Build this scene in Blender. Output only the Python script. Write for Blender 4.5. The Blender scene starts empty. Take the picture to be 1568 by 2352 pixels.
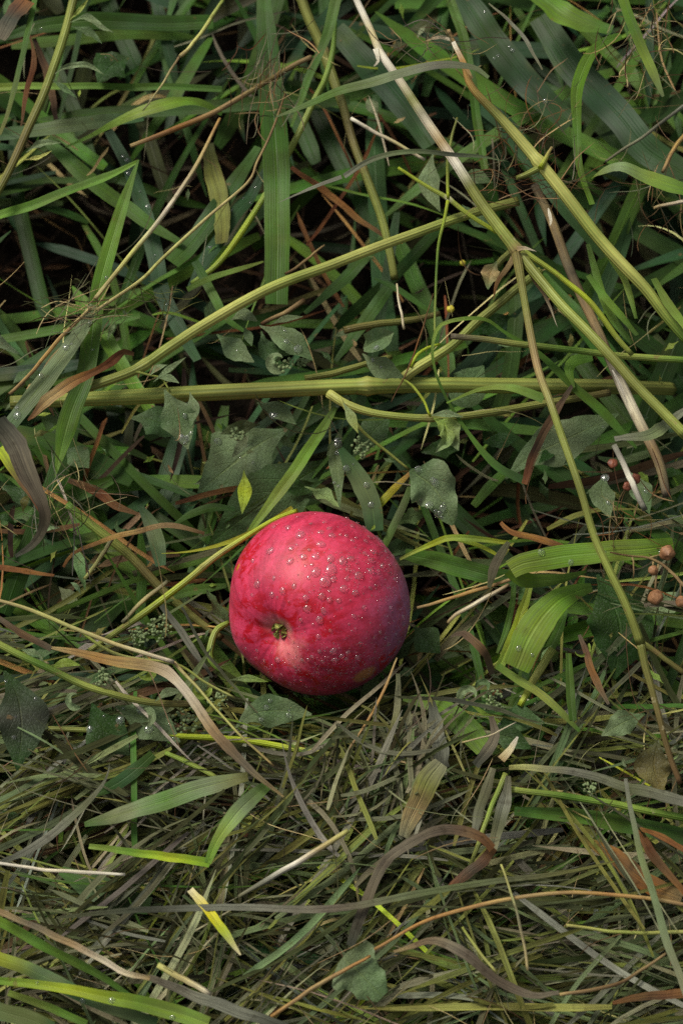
import bpy, math, random
import numpy as np
from mathutils import Vector, Matrix

random.seed(7)
rng = np.random.default_rng(11)
scene = bpy.context.scene
col = scene.collection

# ------------------------------------------------------------------ camera
LENS, DIST, TILT = 73.0, 0.80, math.radians(22)
TARGET = np.array([0.0, 0.0, 0.06])
CAM = TARGET + DIST * np.array([0.0, -math.sin(TILT), math.cos(TILT)])
c_fwd = (TARGET - CAM) / DIST
c_right = np.array([1.0, 0.0, 0.0])
c_up = np.cross(c_right, c_fwd)
cam_data = bpy.data.cameras.new('camera')
cam = bpy.data.objects.new('camera', cam_data)
col.objects.link(cam)
cam.matrix_world = Matrix(((c_right[0], c_up[0], -c_fwd[0], CAM[0]),
                           (c_right[1], c_up[1], -c_fwd[1], CAM[1]),
                           (c_right[2], c_up[2], -c_fwd[2], CAM[2]),
                           (0, 0, 0, 1)))
cam_data.sensor_fit = 'VERTICAL'
cam_data.sensor_height = 36.0
cam_data.lens = LENS
cam_data.clip_start = 0.02
cam_data.clip_end = 200.0
cam_data.dof.use_dof = True
cam_data.dof.focus_distance = 0.775
cam_data.dof.aperture_fstop = 14.0
scene.camera = cam

# ------------------------------------------------------------------ sky, sun, exposure
SUN_EL, SUN_AZ = math.radians(50), math.radians(-46)     # azimuth from +Y towards +X
world = bpy.data.worlds.new('World')
scene.world = world
world.use_nodes = True
wn = world.node_tree
wn.nodes.clear()
sky = wn.nodes.new('ShaderNodeTexSky')
sky.sky_type = 'NISHITA'
sky.sun_disc = False
sky.sun_elevation = SUN_EL
sky.sun_rotation = SUN_AZ
sky.dust_density = 4.0
hsv = wn.nodes.new('ShaderNodeHueSaturation')
hsv.inputs['Saturation'].default_value = 0.12
bg = wn.nodes.new('ShaderNodeBackground')
bg.inputs['Strength'].default_value = 0.05
wo = wn.nodes.new('ShaderNodeOutputWorld')
wn.links.new(sky.outputs[0], hsv.inputs['Color'])
wn.links.new(hsv.outputs[0], bg.inputs['Color'])
wn.links.new(bg.outputs[0], wo.inputs['Surface'])
sun_data = bpy.data.lights.new('sun', 'SUN')
sun_data.energy = 1.5
sun_data.angle = math.radians(18)
sun_data.color = (1.0, 0.935, 0.81)
sun = bpy.data.objects.new('sun', sun_data)
col.objects.link(sun)
sdir = Vector((math.sin(SUN_AZ) * math.cos(SUN_EL), math.cos(SUN_AZ) * math.cos(SUN_EL), math.sin(SUN_EL)))
sun.rotation_euler = sdir.to_track_quat('Z', 'Y').to_euler()
scene.view_settings.view_transform = 'Standard'
scene.view_settings.look = 'None'
scene.view_settings.exposure = 1.12
scene.view_settings.gamma = 1.0
scene.view_settings.use_curve_mapping = False
scene.render.engine = 'CYCLES'
scene.cycles.use_denoising = False
scene.cycles.max_bounces = 8
scene.cycles.diffuse_bounces = 4
scene.cycles.transmission_bounces = 6
scene.cycles.use_adaptive_sampling = False

# ------------------------------------------------------------------ pixel <-> world (1568 x 2352 frame)
FW, FH = 1568.0, 2352.0
KPX = 36.0 / LENS / FH                       # metres per pixel per metre of depth
def rays(u, v):
    u = np.asarray(u, float); v = np.asarray(v, float)
    x = (u - FW / 2) * KPX; y = (FH / 2 - v) * KPX
    return c_fwd + x[..., None] * c_right + y[..., None] * c_up
def at(u, v, z):
    d = rays(u, v)
    k = (np.asarray(z, float) - CAM[2]) / d[..., 2]
    return CAM + d * k[..., None]
def depth(p):
    return (np.asarray(p) - CAM) @ c_fwd
def project(p):
    q = np.asarray(p) - CAM
    d = q @ c_fwd
    return FW / 2 + (q @ c_right) / d / KPX, FH / 2 - (q @ c_up) / d / KPX, d

# ------------------------------------------------------------------ colours (linear albedo)
C = dict(
    dgreen=(.024, .058, .011), green=(.045, .102, .015), mgreen=(.072, .146, .020), bgreen=(.115, .215, .022),
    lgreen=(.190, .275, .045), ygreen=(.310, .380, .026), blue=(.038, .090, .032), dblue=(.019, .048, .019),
    greyg=(.120, .160, .066), leafg=(.080, .132, .052), leafd=(.026, .064, .014), leafp=(.155, .208, .100),
    stemg=(.225, .265, .056), stemy=(.350, .355, .095), stemo=(.155, .168, .040), stemb=(.130, .105, .036),
    straw=(.440, .370, .160), pale=(.560, .500, .360), white=(.640, .600, .480), ystraw=(.400, .400, .120),
    tan=(.285, .205, .092), otan=(.385, .225, .068), brown=(.098, .056, .026), rust=(.145, .062, .022),
    mauve=(.094, .076, .050), gmauve=(.120, .102, .070), greyo=(.088, .094, .046), greyh=(.175, .172, .098),
    olive=(.135, .142, .034), dolive=(.045, .050, .018), grey=(.165, .168, .125), dgrey=(.044, .048, .034),
    dbrown=(.022, .013, .008), yellow=(.520, .430, .030), cream=(.550, .480, .280), ored=(.225, .105, .028))

# ------------------------------------------------------------------ materials
def new_mat(name):
    m = bpy.data.materials.new(name); m.use_nodes = True
    nt = m.node_tree; nt.nodes.clear()
    return m, nt
class NB:
    def __init__(s, nt): s.nt = nt
    def n(s, t, **kw):
        nd = s.nt.nodes.new(t)
        for k, v in kw.items(): setattr(nd, k, v)
        return nd
    def put(s, sock, val):
        if hasattr(val, 'is_linked') or isinstance(val, bpy.types.NodeSocket): s.nt.links.new(val, sock)
        else: sock.default_value = val
    def math(s, op, a, b=None, c=None, clamp=False):
        nd = s.n('ShaderNodeMath', operation=op, use_clamp=clamp)
        s.put(nd.inputs[0], a)
        if b is not None: s.put(nd.inputs[1], b)
        if c is not None: s.put(nd.inputs[2], c)
        return nd.outputs[0]
    def noise(s, vec, scale, detail=3, rough=.55, dist=0.0):
        nd = s.n('ShaderNodeTexNoise')
        s.put(nd.inputs['Vector'], vec); nd.inputs['Scale'].default_value = scale
        nd.inputs['Detail'].default_value = detail; nd.inputs['Roughness'].default_value = rough
        nd.inputs['Distortion'].default_value = dist
        return nd.outputs['Fac']
    def ramp(s, x, lo, hi, a=0.0, b=1.0):
        nd = s.n('ShaderNodeMapRange'); nd.clamp = True; nd.interpolation_type = 'SMOOTHSTEP'
        s.put(nd.inputs['Value'], x)
        for k, v in zip(('From Min', 'From Max', 'To Min', 'To Max'), (lo, hi, a, b)): s.put(nd.inputs[k], v)
        return nd.outputs['Result']
    def mix(s, f, a, b, mode='MIX'):
        nd = s.n('ShaderNodeMix', data_type='RGBA', blend_type=mode)
        s.put(nd.inputs[0], f)
        for sk, v in ((nd.inputs[6], a), (nd.inputs[7], b)):
            if isinstance(v, tuple) and len(v) == 3: v = v + (1,)
            s.put(sk, v)
        return nd.outputs[2]
    def vmul(s, vec, xyz):
        nd = s.n('ShaderNodeVectorMath', operation='MULTIPLY')
        s.put(nd.inputs[0], vec); nd.inputs[1].default_value = xyz
        return nd.outputs[0]
    def sep(s, vec):
        nd = s.n('ShaderNodeSeparateXYZ'); s.put(nd.inputs[0], vec); return nd.outputs
    def hsvm(s, c, h, sa, v):
        nd = s.n('ShaderNodeHueSaturation'); s.put(nd.inputs['Color'], c)
        s.put(nd.inputs['Hue'], h); s.put(nd.inputs['Saturation'], sa); s.put(nd.inputs['Value'], v)
        return nd.outputs[0]
    def bump(s, h, strength, dist):
        nd = s.n('ShaderNodeBump'); s.put(nd.inputs['Height'], h)
        nd.inputs['Strength'].default_value = strength; nd.inputs['Distance'].default_value = dist
        return nd.outputs[0]

def veg_material(name, kind):
    """kind: blade / dry / stem / leaf. Colour comes from the point attribute Col, grain from the uv map."""
    m, nt = new_mat(name); b = NB(nt)
    colr = b.n('ShaderNodeAttribute', attribute_name='Col').outputs['Color']
    uv = b.n('ShaderNodeUVMap', uv_map='uv').outputs[0]
    pos = b.n('ShaderNodeNewGeometry').outputs['Position']
    u, v, _ = b.sep(uv)
    blot = b.noise(pos, 75, 3)
    fine = b.noise(pos, 900, 2)
    trans, rough, spec = .22, .42, .13
    if kind in ('blade', 'dry'):
        comb = b.n('ShaderNodeCombineXYZ'); b.put(comb.inputs[0], b.math('MULTIPLY', u, 16 if kind == 'blade' else 11))
        b.put(comb.inputs[1], b.math('MULTIPLY', v, 22 if kind == 'blade' else 50)); comb.inputs[2].default_value = 1.0
        stri = b.noise(comb.outputs[0], 1.0, 3, .6)
        veins = b.math('SINE', b.math('MULTIPLY', u, 60.0))
        rib = b.ramp(b.math('ABSOLUTE', b.math('SUBTRACT', u, .5)), .015, .06, 1, 0)
        val = b.math('ADD', b.ramp(stri, .25, .75, *((.84, 1.14) if kind == 'blade' else (.66, 1.3))), b.math('MULTIPLY', veins, .025))
        val = b.math('MULTIPLY', val, b.ramp(blot, .3, .7, .80, 1.18))
        c = b.hsvm(colr, b.ramp(blot, .3, .7, .487, .510), b.ramp(stri, .3, .7, .9, 1.05), val)
        if kind == 'blade':
            c = b.mix(b.math('MULTIPLY', rib, .30), c, b.mix(1.0, c, (1.55, 1.5, 1.25), 'MULTIPLY'))
            spot = b.ramp(b.noise(pos, 160, 2), .70, .76)
            c = b.mix(b.math('MULTIPLY', spot, .55), c, (.16, .10, .04))
            yel = b.ramp(b.noise(pos, 28, 2), .60, .75)
            c = b.mix(b.math('MULTIPLY', yel, .30), c, (.20, .19, .05))
        else:
            spot = b.ramp(b.noise(pos, 260, 3), .58, .72)
            c = b.mix(b.math('MULTIPLY', spot, .5), c, b.mix(1.0, c, (.40, .36, .32), 'MULTIPLY'))
            trans, rough, spec = .10, .6, .08
        h = b.math('ADD', b.math('MULTIPLY', veins, .10), b.math('ADD', stri, b.math('MULTIPLY', rib, -1.0)))
        nrm = b.bump(h, .40 if kind == 'blade' else .6, .0004)
    elif kind == 'stem':
        comb = b.n('ShaderNodeCombineXYZ'); b.put(comb.inputs[0], b.math('MULTIPLY', u, 14))
        b.put(comb.inputs[1], b.math('MULTIPLY', v, 14))
        stri = b.noise(comb.outputs[0], 1.0, 3, .6)
        stripe = b.math('SINE', b.math('MULTIPLY', u, 2 * math.pi * 11))
        val = b.math('ADD', b.ramp(stri, .25, .75, .72, 1.25), b.math('MULTIPLY', stripe, .07))
        val = b.math('MULTIPLY', val, b.ramp(blot, .3, .7, .85, 1.15))
        c = b.hsvm(colr, b.ramp(stripe, -1, 1, .512, .490), 1.0, val)
        spot = b.ramp(b.noise(pos, 190, 4, .65), .64, .70)
        c = b.mix(b.math('MULTIPLY', spot, .5), c, (.20, .12, .055))
        scuff = b.ramp(b.noise(pos, 70, 5, .7), .66, .70)
        c = b.mix(b.math('MULTIPLY', scuff, .6), c, (.42, .37, .22))
        h = b.math('ADD', b.math('MULTIPLY', stripe, .3), stri)
        nrm = b.bump(h, .5, .0005)
        trans, rough, spec = .06, .40, .18
    else:   # leaf: v runs 0..1 along the leaf
        s = b.math('ABSOLUTE', b.math('SUBTRACT', u, .5))
        mid = b.ramp(s, .006, .028, 1, 0)
        ph = b.math('SUBTRACT', b.math('MULTIPLY', v, 6.0), b.math('MULTIPLY', s, 4.2))
        lat = b.math('ABSOLUTE', b.math('SUBTRACT', b.math('FRACT', ph), .5))
        lat = b.math('MULTIPLY', b.ramp(lat, .0, .055, 1, 0), b.ramp(s, .44, .30))
        vein = b.math('MAXIMUM', mid, b.math('MULTIPLY', lat, .6))
        net = b.n('ShaderNodeTexVoronoi', feature='DISTANCE_TO_EDGE'); b.put(net.inputs['Vector'], pos); net.inputs['Scale'].default_value = 650
        netv = b.ramp(net.outputs['Distance'], .0, .12, 1, 0)
        val = b.math('MULTIPLY', b.ramp(blot, .3, .7, .78, 1.2), b.ramp(fine, .3, .7, .88, 1.12))
        c = b.hsvm(colr, b.ramp(blot, .3, .7, .488, .508), 1.0, val)
        c = b.mix(b.math('MULTIPLY', vein, .45), c, b.mix(1.0, c, (1.7, 1.6, 1.2), 'MULTIPLY'))
        mealy = b.ramp(b.noise(pos, 1500, 3, .7), .52, .70)
        c = b.mix(b.math('MULTIPLY', mealy, .16), c, (.34, .38, .33))
        spot = b.ramp(b.noise(pos, 120, 3), .68, .73)
        c = b.mix(b.math('MULTIPLY', spot, .6), c, (.17, .11, .05))
        h = b.math('ADD', b.math('MULTIPLY', vein, -1.2), b.math('ADD', b.math('MULTIPLY', netv, -.3), blot))
        nrm = b.bump(h, .6, .0005)
        trans, rough, spec = .20, .5, .12
    pr = b.n('ShaderNodeBsdfPrincipled')
    b.put(pr.inputs['Base Color'], c); pr.inputs['Roughness'].default_value = rough
    pr.inputs['Specular IOR Level'].default_value = spec
    b.put(pr.inputs['Normal'], nrm)
    tr = b.n('ShaderNodeBsdfTranslucent')
    b.put(tr.inputs['Color'], b.hsvm(c, .485, 1.15, 1.35)); b.put(tr.inputs['Normal'], nrm)
    mx = b.n('ShaderNodeMixShader'); mx.inputs[0].default_value = trans
    nt.links.new(pr.outputs[0], mx.inputs[1]); nt.links.new(tr.outputs[0], mx.inputs[2])
    out = b.n('ShaderNodeOutputMaterial'); nt.links.new(mx.outputs[0], out.inputs['Surface'])
    return m
MAT = {k: veg_material(n, k) for k, n in (('blade', 'fresh_grass'), ('dry', 'dry_grass'), ('stem', 'weed_stem'), ('leaf', 'weed_leaf'))}

def water_material():
    m, nt = new_mat('water'); b = NB(nt)
    gl = b.n('ShaderNodeBsdfGlass'); gl.inputs['Roughness'].default_value = 0.02; gl.inputs['IOR'].default_value = 1.33
    tp = b.n('ShaderNodeBsdfTransparent')
    df = b.n('ShaderNodeBsdfDiffuse'); df.inputs['Color'].default_value = (.9, .9, .9, 1)
    gs = b.n('ShaderNodeBsdfGlossy'); gs.inputs['Roughness'].default_value = .06; gs.inputs['Color'].default_value = (1, 1, 1, 1)
    m3 = b.n('ShaderNodeMixShader'); m3.inputs[0].default_value = .52
    nt.links.new(df.outputs[0], m3.inputs[1]); nt.links.new(gs.outputs[0], m3.inputs[2])
    mx = b.n('ShaderNodeMixShader'); mx.inputs[0].default_value = .62
    nt.links.new(tp.outputs[0], mx.inputs[1]); nt.links.new(gl.outputs[0], mx.inputs[2])
    m2 = b.n('ShaderNodeMixShader'); m2.inputs[0].default_value = .07      # added white and gloss stand in for light gathered in the drops
    nt.links.new(mx.outputs[0], m2.inputs[1]); nt.links.new(m3.outputs[0], m2.inputs[2])
    out = b.n('ShaderNodeOutputMaterial'); nt.links.new(m2.outputs[0], out.inputs['Surface'])
    return m
MAT['water'] = water_material()

def soil_material():
    m, nt = new_mat('soil'); b = NB(nt)
    pos = b.n('ShaderNodeNewGeometry').outputs['Position']
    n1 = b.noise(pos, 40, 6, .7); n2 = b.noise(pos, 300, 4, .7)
    c = b.mix(n1, (.004, .003, .002), (.014, .010, .006)); c = b.mix(b.ramp(n2, .55, .75), c, (.024, .017, .010))  # near-black colour puts the shade of the gaps into the soil
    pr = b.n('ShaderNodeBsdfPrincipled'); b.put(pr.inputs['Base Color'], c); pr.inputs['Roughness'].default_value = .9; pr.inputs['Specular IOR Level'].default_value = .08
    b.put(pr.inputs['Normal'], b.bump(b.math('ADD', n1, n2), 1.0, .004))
    out = b.n('ShaderNodeOutputMaterial'); nt.links.new(pr.outputs[0], out.inputs['Surface'])
    return m
MAT['soil'] = soil_material()

def plain_material(name, c1, c2, scale, rough=.6, bump=.0006, sss=0.0):
    m, nt = new_mat(name); b = NB(nt)
    pos = b.n('ShaderNodeNewGeometry').outputs['Position']
    n1 = b.noise(pos, scale, 4, .65)
    pr = b.n('ShaderNodeBsdfPrincipled'); b.put(pr.inputs['Base Color'], b.mix(b.ramp(n1, .3, .7), c1, c2))
    pr.inputs['Roughness'].default_value = rough
    b.put(pr.inputs['Normal'], b.bump(n1, .8, bump))
    out = b.n('ShaderNodeOutputMaterial'); nt.links.new(pr.outputs[0], out.inputs['Surface'])
    return m
MAT['pod'] = plain_material('seed_pod', (.13, .055, .022), (.30, .145, .06), 400)
MAT['seed'] = plain_material('red_seed', (.09, .022, .010), (.20, .055, .020), 600, .5)
MAT['bud'] = plain_material('flower_bud', (.09, .14, .05), (.22, .28, .12), 1500, .65, .0004)
MAT['ybud'] = plain_material('yellow_bud', (.42, .36, .02), (.62, .52, .05), 500, .6)

# ------------------------------------------------------------------ mesh makers
def link(name, me, mat=None, parent=None):
    o = bpy.data.objects.new(name, me); col.objects.link(o)
    if me is not None and mat is not None and not me.materials: me.materials.append(MAT[mat])
    if parent is not None: o.parent = parent
    return o
def tag(o, label=None, cat=None, group=None, kind=None):
    if label: o['label'] = label
    if cat: o['category'] = cat
    if group: o['group'] = group
    if kind: o['kind'] = kind
    return o
def mesh_from(name, V, F, uv=None, colr=None, smooth=True):
    """V (n,3); F (m,4) quads; uv (n,2) and colr (n,3) per vertex."""
    me = bpy.data.meshes.new(name)
    V = np.asarray(V, np.float32); F = np.asarray(F, np.int32)
    me.vertices.add(len(V)); me.vertices.foreach_set('co', V.ravel())
    k = F.shape[1]
    me.loops.add(F.size); me.loops.foreach_set('vertex_index', F.ravel())
    me.polygons.add(len(F)); me.polygons.foreach_set('loop_start', np.arange(0, F.size, k, dtype=np.int32))
    me.polygons.foreach_set('loop_total', np.full(len(F), k, np.int32))
    if smooth: me.polygons.foreach_set('use_smooth', np.ones(len(F), bool))
    if uv is not None:
        l = me.uv_layers.new(name='uv'); l.data.foreach_set('uv', np.asarray(uv, np.float32)[F.ravel()].ravel())
    if colr is not None:
        a = me.color_attributes.new('Col', 'FLOAT_COLOR', 'POINT')
        a.data.foreach_set('color', np.concatenate([np.asarray(colr, np.float32), np.ones((len(V), 1), np.float32)], 1).ravel())
    me.update(); me.validate()
    return me
def grid_faces(n, m, closed=False):
    i = np.arange(n - 1)[:, None]; j = np.arange(m if closed else m - 1)[None, :]
    jn = (j + 1) % m
    return np.stack([i * m + j, i * m + jn, (i + 1) * m + jn, (i + 1) * m + j], -1).reshape(-1, 4)
def catmull(P, step):
    P = np.asarray(P, float)
    if len(P) == 2: P = np.array([P[0], (P[0] + P[1]) / 2, P[1]])
    Q = np.vstack([2 * P[0] - P[1], P, 2 * P[-1] - P[-2]])
    out = []
    for i in range(1, len(Q) - 2):
        L = np.linalg.norm(Q[i + 1][:3] - Q[i][:3]); n = max(2, int(L / step))
        t = np.linspace(0, 1, n, endpoint=False)[:, None]
        a, b_, c, d = Q[i - 1], Q[i], Q[i + 1], Q[i + 2]
        out.append(.5 * ((2 * b_) + (-a + c) * t + (2 * a - 5 * b_ + 4 * c - d) * t ** 2 + (-a + 3 * b_ - 3 * c + d) * t ** 3))
    out.append(Q[-2][None])
    return np.vstack(out)
def wob(n, k, amp, r=rng):
    """smooth random signal of n samples with about k bumps"""
    x = np.linspace(0, 1, n); s = np.zeros(n)
    for q in range(1, 4): s += np.sin(2 * math.pi * (k * q * x * (.7 + .6 * r.random()) + r.random())) / q
    return amp * s / 1.5
def stops(vals, t):
    vals = np.asarray(vals, float); x = np.linspace(0, 1, len(vals))
    if vals.ndim == 1: return np.interp(t, x, vals)
    return np.stack([np.interp(t, x, vals[:, k]) for k in range(vals.shape[1])], 1)
def parse(pts, z):
    """'u,v u,v,z ...' in frame pixels, z in cm -> world points"""
    Z = z if isinstance(z, (list, tuple)) else [z]
    raw = [tuple(float(q) for q in s.split(',')) for s in pts.split()]
    zz = np.interp(np.linspace(0, 1, len(raw)), np.linspace(0, 1, len(Z)), Z)
    return np.array([at(p[0], p[1], (p[2] if len(p) > 2 else zz[i]) / 100) for i, p in enumerate(raw)])
def colours(c):
    if isinstance(c, str): c = c.split('>')
    return [C[k] if isinstance(k, str) else k for k in c]
def frame(Pt):
    T = np.gradient(Pt, axis=0); T /= np.linalg.norm(T, axis=1)[:, None] + 1e-12
    up = np.array([0, -.15, 1.0])
    S = np.cross(T, up); n = np.linalg.norm(S, axis=1)[:, None]; S = S / (n + 1e-9)
    for i in range(1, len(S)):                      # keep the side vector from flipping
        if S[i] @ S[i - 1] < 0: S[i] = -S[i]
    if len(S) > 6:                                  # smooth it round bends
        K = np.ones(5) / 5; S = np.stack([np.convolve(np.pad(S[:, k], 2, 'edge'), K, 'valid') for k in range(3)], 1)
        S /= np.linalg.norm(S, axis=1)[:, None] + 1e-9
    N = np.cross(S, T); N /= np.linalg.norm(N, axis=1)[:, None] + 1e-9
    return T, S, N
def ribbon_mesh(name, P, w, colr, nx=6, fold=None, roll=None, twist=0.0, teeth=0, tooth=.08, wave=0.0, leaf=False, step=.0022, fray=0.0, wig=1.0):
    Pt = catmull(P, step); n = len(Pt)
    L = np.concatenate([[0], np.cumsum(np.linalg.norm(np.diff(Pt, axis=0), axis=1))]); t = L / L[-1]
    T, S, N = frame(Pt)
    pxs = depth(Pt) * KPX
    W = stops(w, t) if not np.isscalar(w) else np.full(n, float(w))
    W = W * pxs
    W *= 1 + wob(n, 2.5, .03)
    wig = wig * min(1.0, (L[-1] / .06) ** 2)
    if not leaf: Pt = Pt + S * (wob(n, 1.2, .0003 * wig))[:, None] + N * (wob(n, 1.2, .0006 * wig))[:, None]
    fold = rng.uniform(-.10, .28) if fold is None else fold
    roll = rng.uniform(-16, 16) if roll is None else roll
    ang = np.radians(roll + wob(n, 1.3, 9 if not leaf else 3) + twist * (t - .5))
    S2 = S * np.cos(ang)[:, None] + N * np.sin(ang)[:, None]; N2 = -S * np.sin(ang)[:, None] + N * np.cos(ang)[:, None]
    s = np.linspace(-1, 1, nx + 1)
    hw = W / 2 / np.maximum(np.cos(np.radians(roll)), .5)
    HW = np.repeat(hw[:, None], nx + 1, 1)
    if teeth:
        saw = np.abs(((t * teeth) % 1.0) - .3); saw = 1 + tooth * (1 - 2.4 * saw)
        HW = HW * np.where(np.abs(s)[None, :] > .8, saw[:, None], 1)
    if fray: HW = HW * (1 + fray * (rng.random((n, 1)) - .5) * (np.abs(s)[None, :] > .6))
    off = fold * np.abs(s)[None, :] * HW + .10 * HW * (1 - s[None, :] ** 2)
    if wave:
        off = off + wave * HW * (np.sin(2 * math.pi * (t[:, None] * 2.6 + rng.random()) + 1.2 * np.sign(s)[None, :]) * (s[None, :] ** 2))
    V = Pt[:, None, :] + S2[:, None, :] * (HW * s[None, :])[:, :, None] + N2[:, None, :] * off[:, :, None]
    cc = stops(np.array(colours(colr)), t)
    cv = np.repeat(cc[:, None, :], nx + 1, 1)
    uu = np.repeat(((s + 1) / 2)[None, :], n, 0)
    vv = np.repeat((t if leaf else L + rng.random() * 5)[:, None], nx + 1, 1)
    me = mesh_from(name, V.reshape(-1, 3), grid_faces(n, nx + 1), np.stack([uu, vv], -1).reshape(-1, 2), cv.reshape(-1, 3))
    return me, V
def tube_mesh(name, P, w, colr, sides=12, ridge=.05, nodes=(), step=.0022, hollow=True, wig=1.0, nodecol='tan', flat=1.0):
    Pt = catmull(P, step); n = len(Pt)
    L = np.concatenate([[0], np.cumsum(np.linalg.norm(np.diff(Pt, axis=0), axis=1))]); t = L / L[-1]
    T, S, N = frame(Pt)
    pxs = depth(Pt) * KPX
    W = (stops(w, t) if not np.isscalar(w) else np.full(n, float(w))) * pxs
    W *= 1 + wob(n, 3, .02)
    Pt = Pt + S * (wob(n, 1.2, .0002 * wig))[:, None] + N * (wob(n, 1.2, .0003 * wig))[:, None]
    cc = stops(np.array(colours(colr)), t)
    for q in nodes:
        g = np.exp(-((L - q * L[-1]) / (W.mean() * .35 + 1e-6)) ** 2)
        W = W * (1 + .28 * g); cc = cc * (1 - .75 * g[:, None]) + np.array(C[nodecol]) * .75 * g[:, None]
    r = W / 2
    a = np.linspace(0, 2 * math.pi, sides, endpoint=False)
    R = r[:, None] * (1 + ridge * np.cos(a * 5 + rng.random() * 6)[None, :])
    V = Pt[:, None, :] + S[:, None, :] * (R * np.cos(a)[None, :])[:, :, None] + N[:, None, :] * (R * flat * np.sin(a)[None, :])[:, :, None]
    # recessed end caps
    e0 = Pt[0] + T[0] * r[0] * (.5 if hollow else -.3) + (V[0] - Pt[0]) * .55
    e1 = Pt[-1] - T[-1] * r[-1] * (.5 if hollow else -.3) + (V[-1] - Pt[-1]) * .55
    e00 = np.repeat((Pt[0] + T[0] * r[0] * .6)[None], sides, 0); e11 = np.repeat((Pt[-1] - T[-1] * r[-1] * .6)[None], sides, 0)
    VV = np.concatenate([e00[None], e0[None], V, e1[None], e11[None]])
    cc = np.concatenate([cc[:1] * .5, cc[:1] * 1.15, cc, cc[-1:] * 1.15, cc[-1:] * .5])
    LL = np.concatenate([[0, 0], L, [L[-1]] * 2]) + rng.random() * 5
    cv = np.repeat(cc[:, None, :], sides, 1)
    uu = np.repeat((a / (2 * math.pi))[None, :], n + 4, 0); vv = np.repeat(LL[:, None], sides, 1)
    return mesh_from(name, VV.reshape(-1, 3), grid_faces(n + 4, sides, True)[:, ::-1], np.stack([uu, vv], -1).reshape(-1, 2), cv.reshape(-1, 3)), Pt
LEAFW = [.04, .16, .36, .64, .90, 1.0, .88, .68, .47, .25, .03]

# one drop of water, shared by every bead
def drop_mesh():
    nu, nv = 16, 9
    V, F = [], []
    for i in range(nv + 1):
        ph = math.pi * i / nv
        for j in range(nu): V.append((math.sin(ph) * math.cos(2 * math.pi * j / nu), math.sin(ph) * math.sin(2 * math.pi * j / nu), math.cos(ph)))
    return np.array(V), grid_faces(nv + 1, nu, True)[:, ::-1]
DV, DF = drop_mesh()
DROP = mesh_from('water_drop', DV, DF); DROP.materials.append(MAT['water'])
MW = {}
def add_drop(parent, p, nrm, r, h=.62, stretch=1.0):
    o = link('water_drop', DROP, None, parent)
    nrm = Vector(nrm).normalized()
    q = nrm.to_track_quat('Z', 'Y')
    m = Matrix.Translation(Vector(p)) @ q.to_matrix().to_4x4() @ Matrix.Rotation(random.random() * 6.28, 4, 'Z') @ Matrix.Diagonal((r * stretch, r, r * h, 1))
    o.matrix_basis = MW.get(parent.name, Matrix()).inverted() @ m
    return o
def drops_on(o, V, n):
    """beads standing on the upper face of a ribbon, V its (rows, cols, 3) grid"""
    rows, cols = V.shape[:2]
    for _ in range(int(n * .7 + .5)):
        i = random.randint(int(rows * .12), int(rows * .85)); j = random.randint(1, cols - 2)
        nr = np.cross(V[i, j + 1] - V[i, j - 1], V[min(i + 1, rows - 1), j] - V[i - 1, j]); nr /= np.linalg.norm(nr) + 1e-12
        if nr[2] < 0: nr = -nr
        r = random.choice((.0006, .0007, .0009, .0011, .0016)) * random.uniform(.8, 1.1)
        add_drop(o, V[i, j] + nr * r * .08, nr, r, .45, random.uniform(.9, 1.2))

# ------------------------------------------------------------------ things laid out one by one
def blade(pts, w, c, label, z=6.0, dry=False, name=None, cat=None, drops=0, parent=None, part=None, group=None, **kw):
    if dry:
        kw.setdefault('fray', .16); kw.setdefault('wig', 2.2); kw.setdefault('twist', random.uniform(-30, 30))
    me, V = ribbon_mesh(part or name or 'grass_blade', parse(pts, z), w, c, **kw)
    o = link(part or name or ('dry_blade' if dry else 'grass_blade'), me, 'dry' if dry else 'blade', parent)
    if parent is None: tag(o, label, cat or ('dry blade' if dry else 'grass blade'), group)
    if drops: drops_on(o, V, drops)
    return o
def stem(pts, w, c, label, z=6.0, name='weed_stalk', cat='stem', mat='stem', parent=None, part=None, group=None, **kw):
    me, Pt = tube_mesh(part or name, parse(pts, z), w, c, **kw)
    o = link(part or name, me, mat, parent)
    if parent is None: tag(o, label, cat, group)
    return o
def straw(pts, w, c, label, z=8.0, **kw):
    kw.setdefault('sides', 8); kw.setdefault('mat', 'dry'); kw.setdefault('ridge', .08)
    return stem(pts, w, c, label, z, name=kw.pop('name', 'straw'), cat=kw.pop('cat', 'straw'), **kw)
def leaf(pts, w, c, label, z=6.0, drops=0, parent=None, part=None, name='weed_leaf', teeth=5, petiole=None, **kw):
    kw.setdefault('fold', .18); kw.setdefault('wave', .16); kw.setdefault('nx', 10); kw.setdefault('step', .0013)
    prof = kw.pop('prof', LEAFW)
    me, V = ribbon_mesh(part or name, parse(pts, z), [w * q for q in prof], c, leaf=True, teeth=teeth, **kw)
    o = link(part or name, me, 'leaf', parent)
    if parent is None: tag(o, label, 'leaf')
    if petiole:
        pm, _ = tube_mesh('leaf_stalk', parse(petiole, z), [5, 4], 'stemg', sides=6)
        link('leaf_stalk', pm, 'stem', o)
    if drops: drops_on(o, V, drops)
    return o

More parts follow.
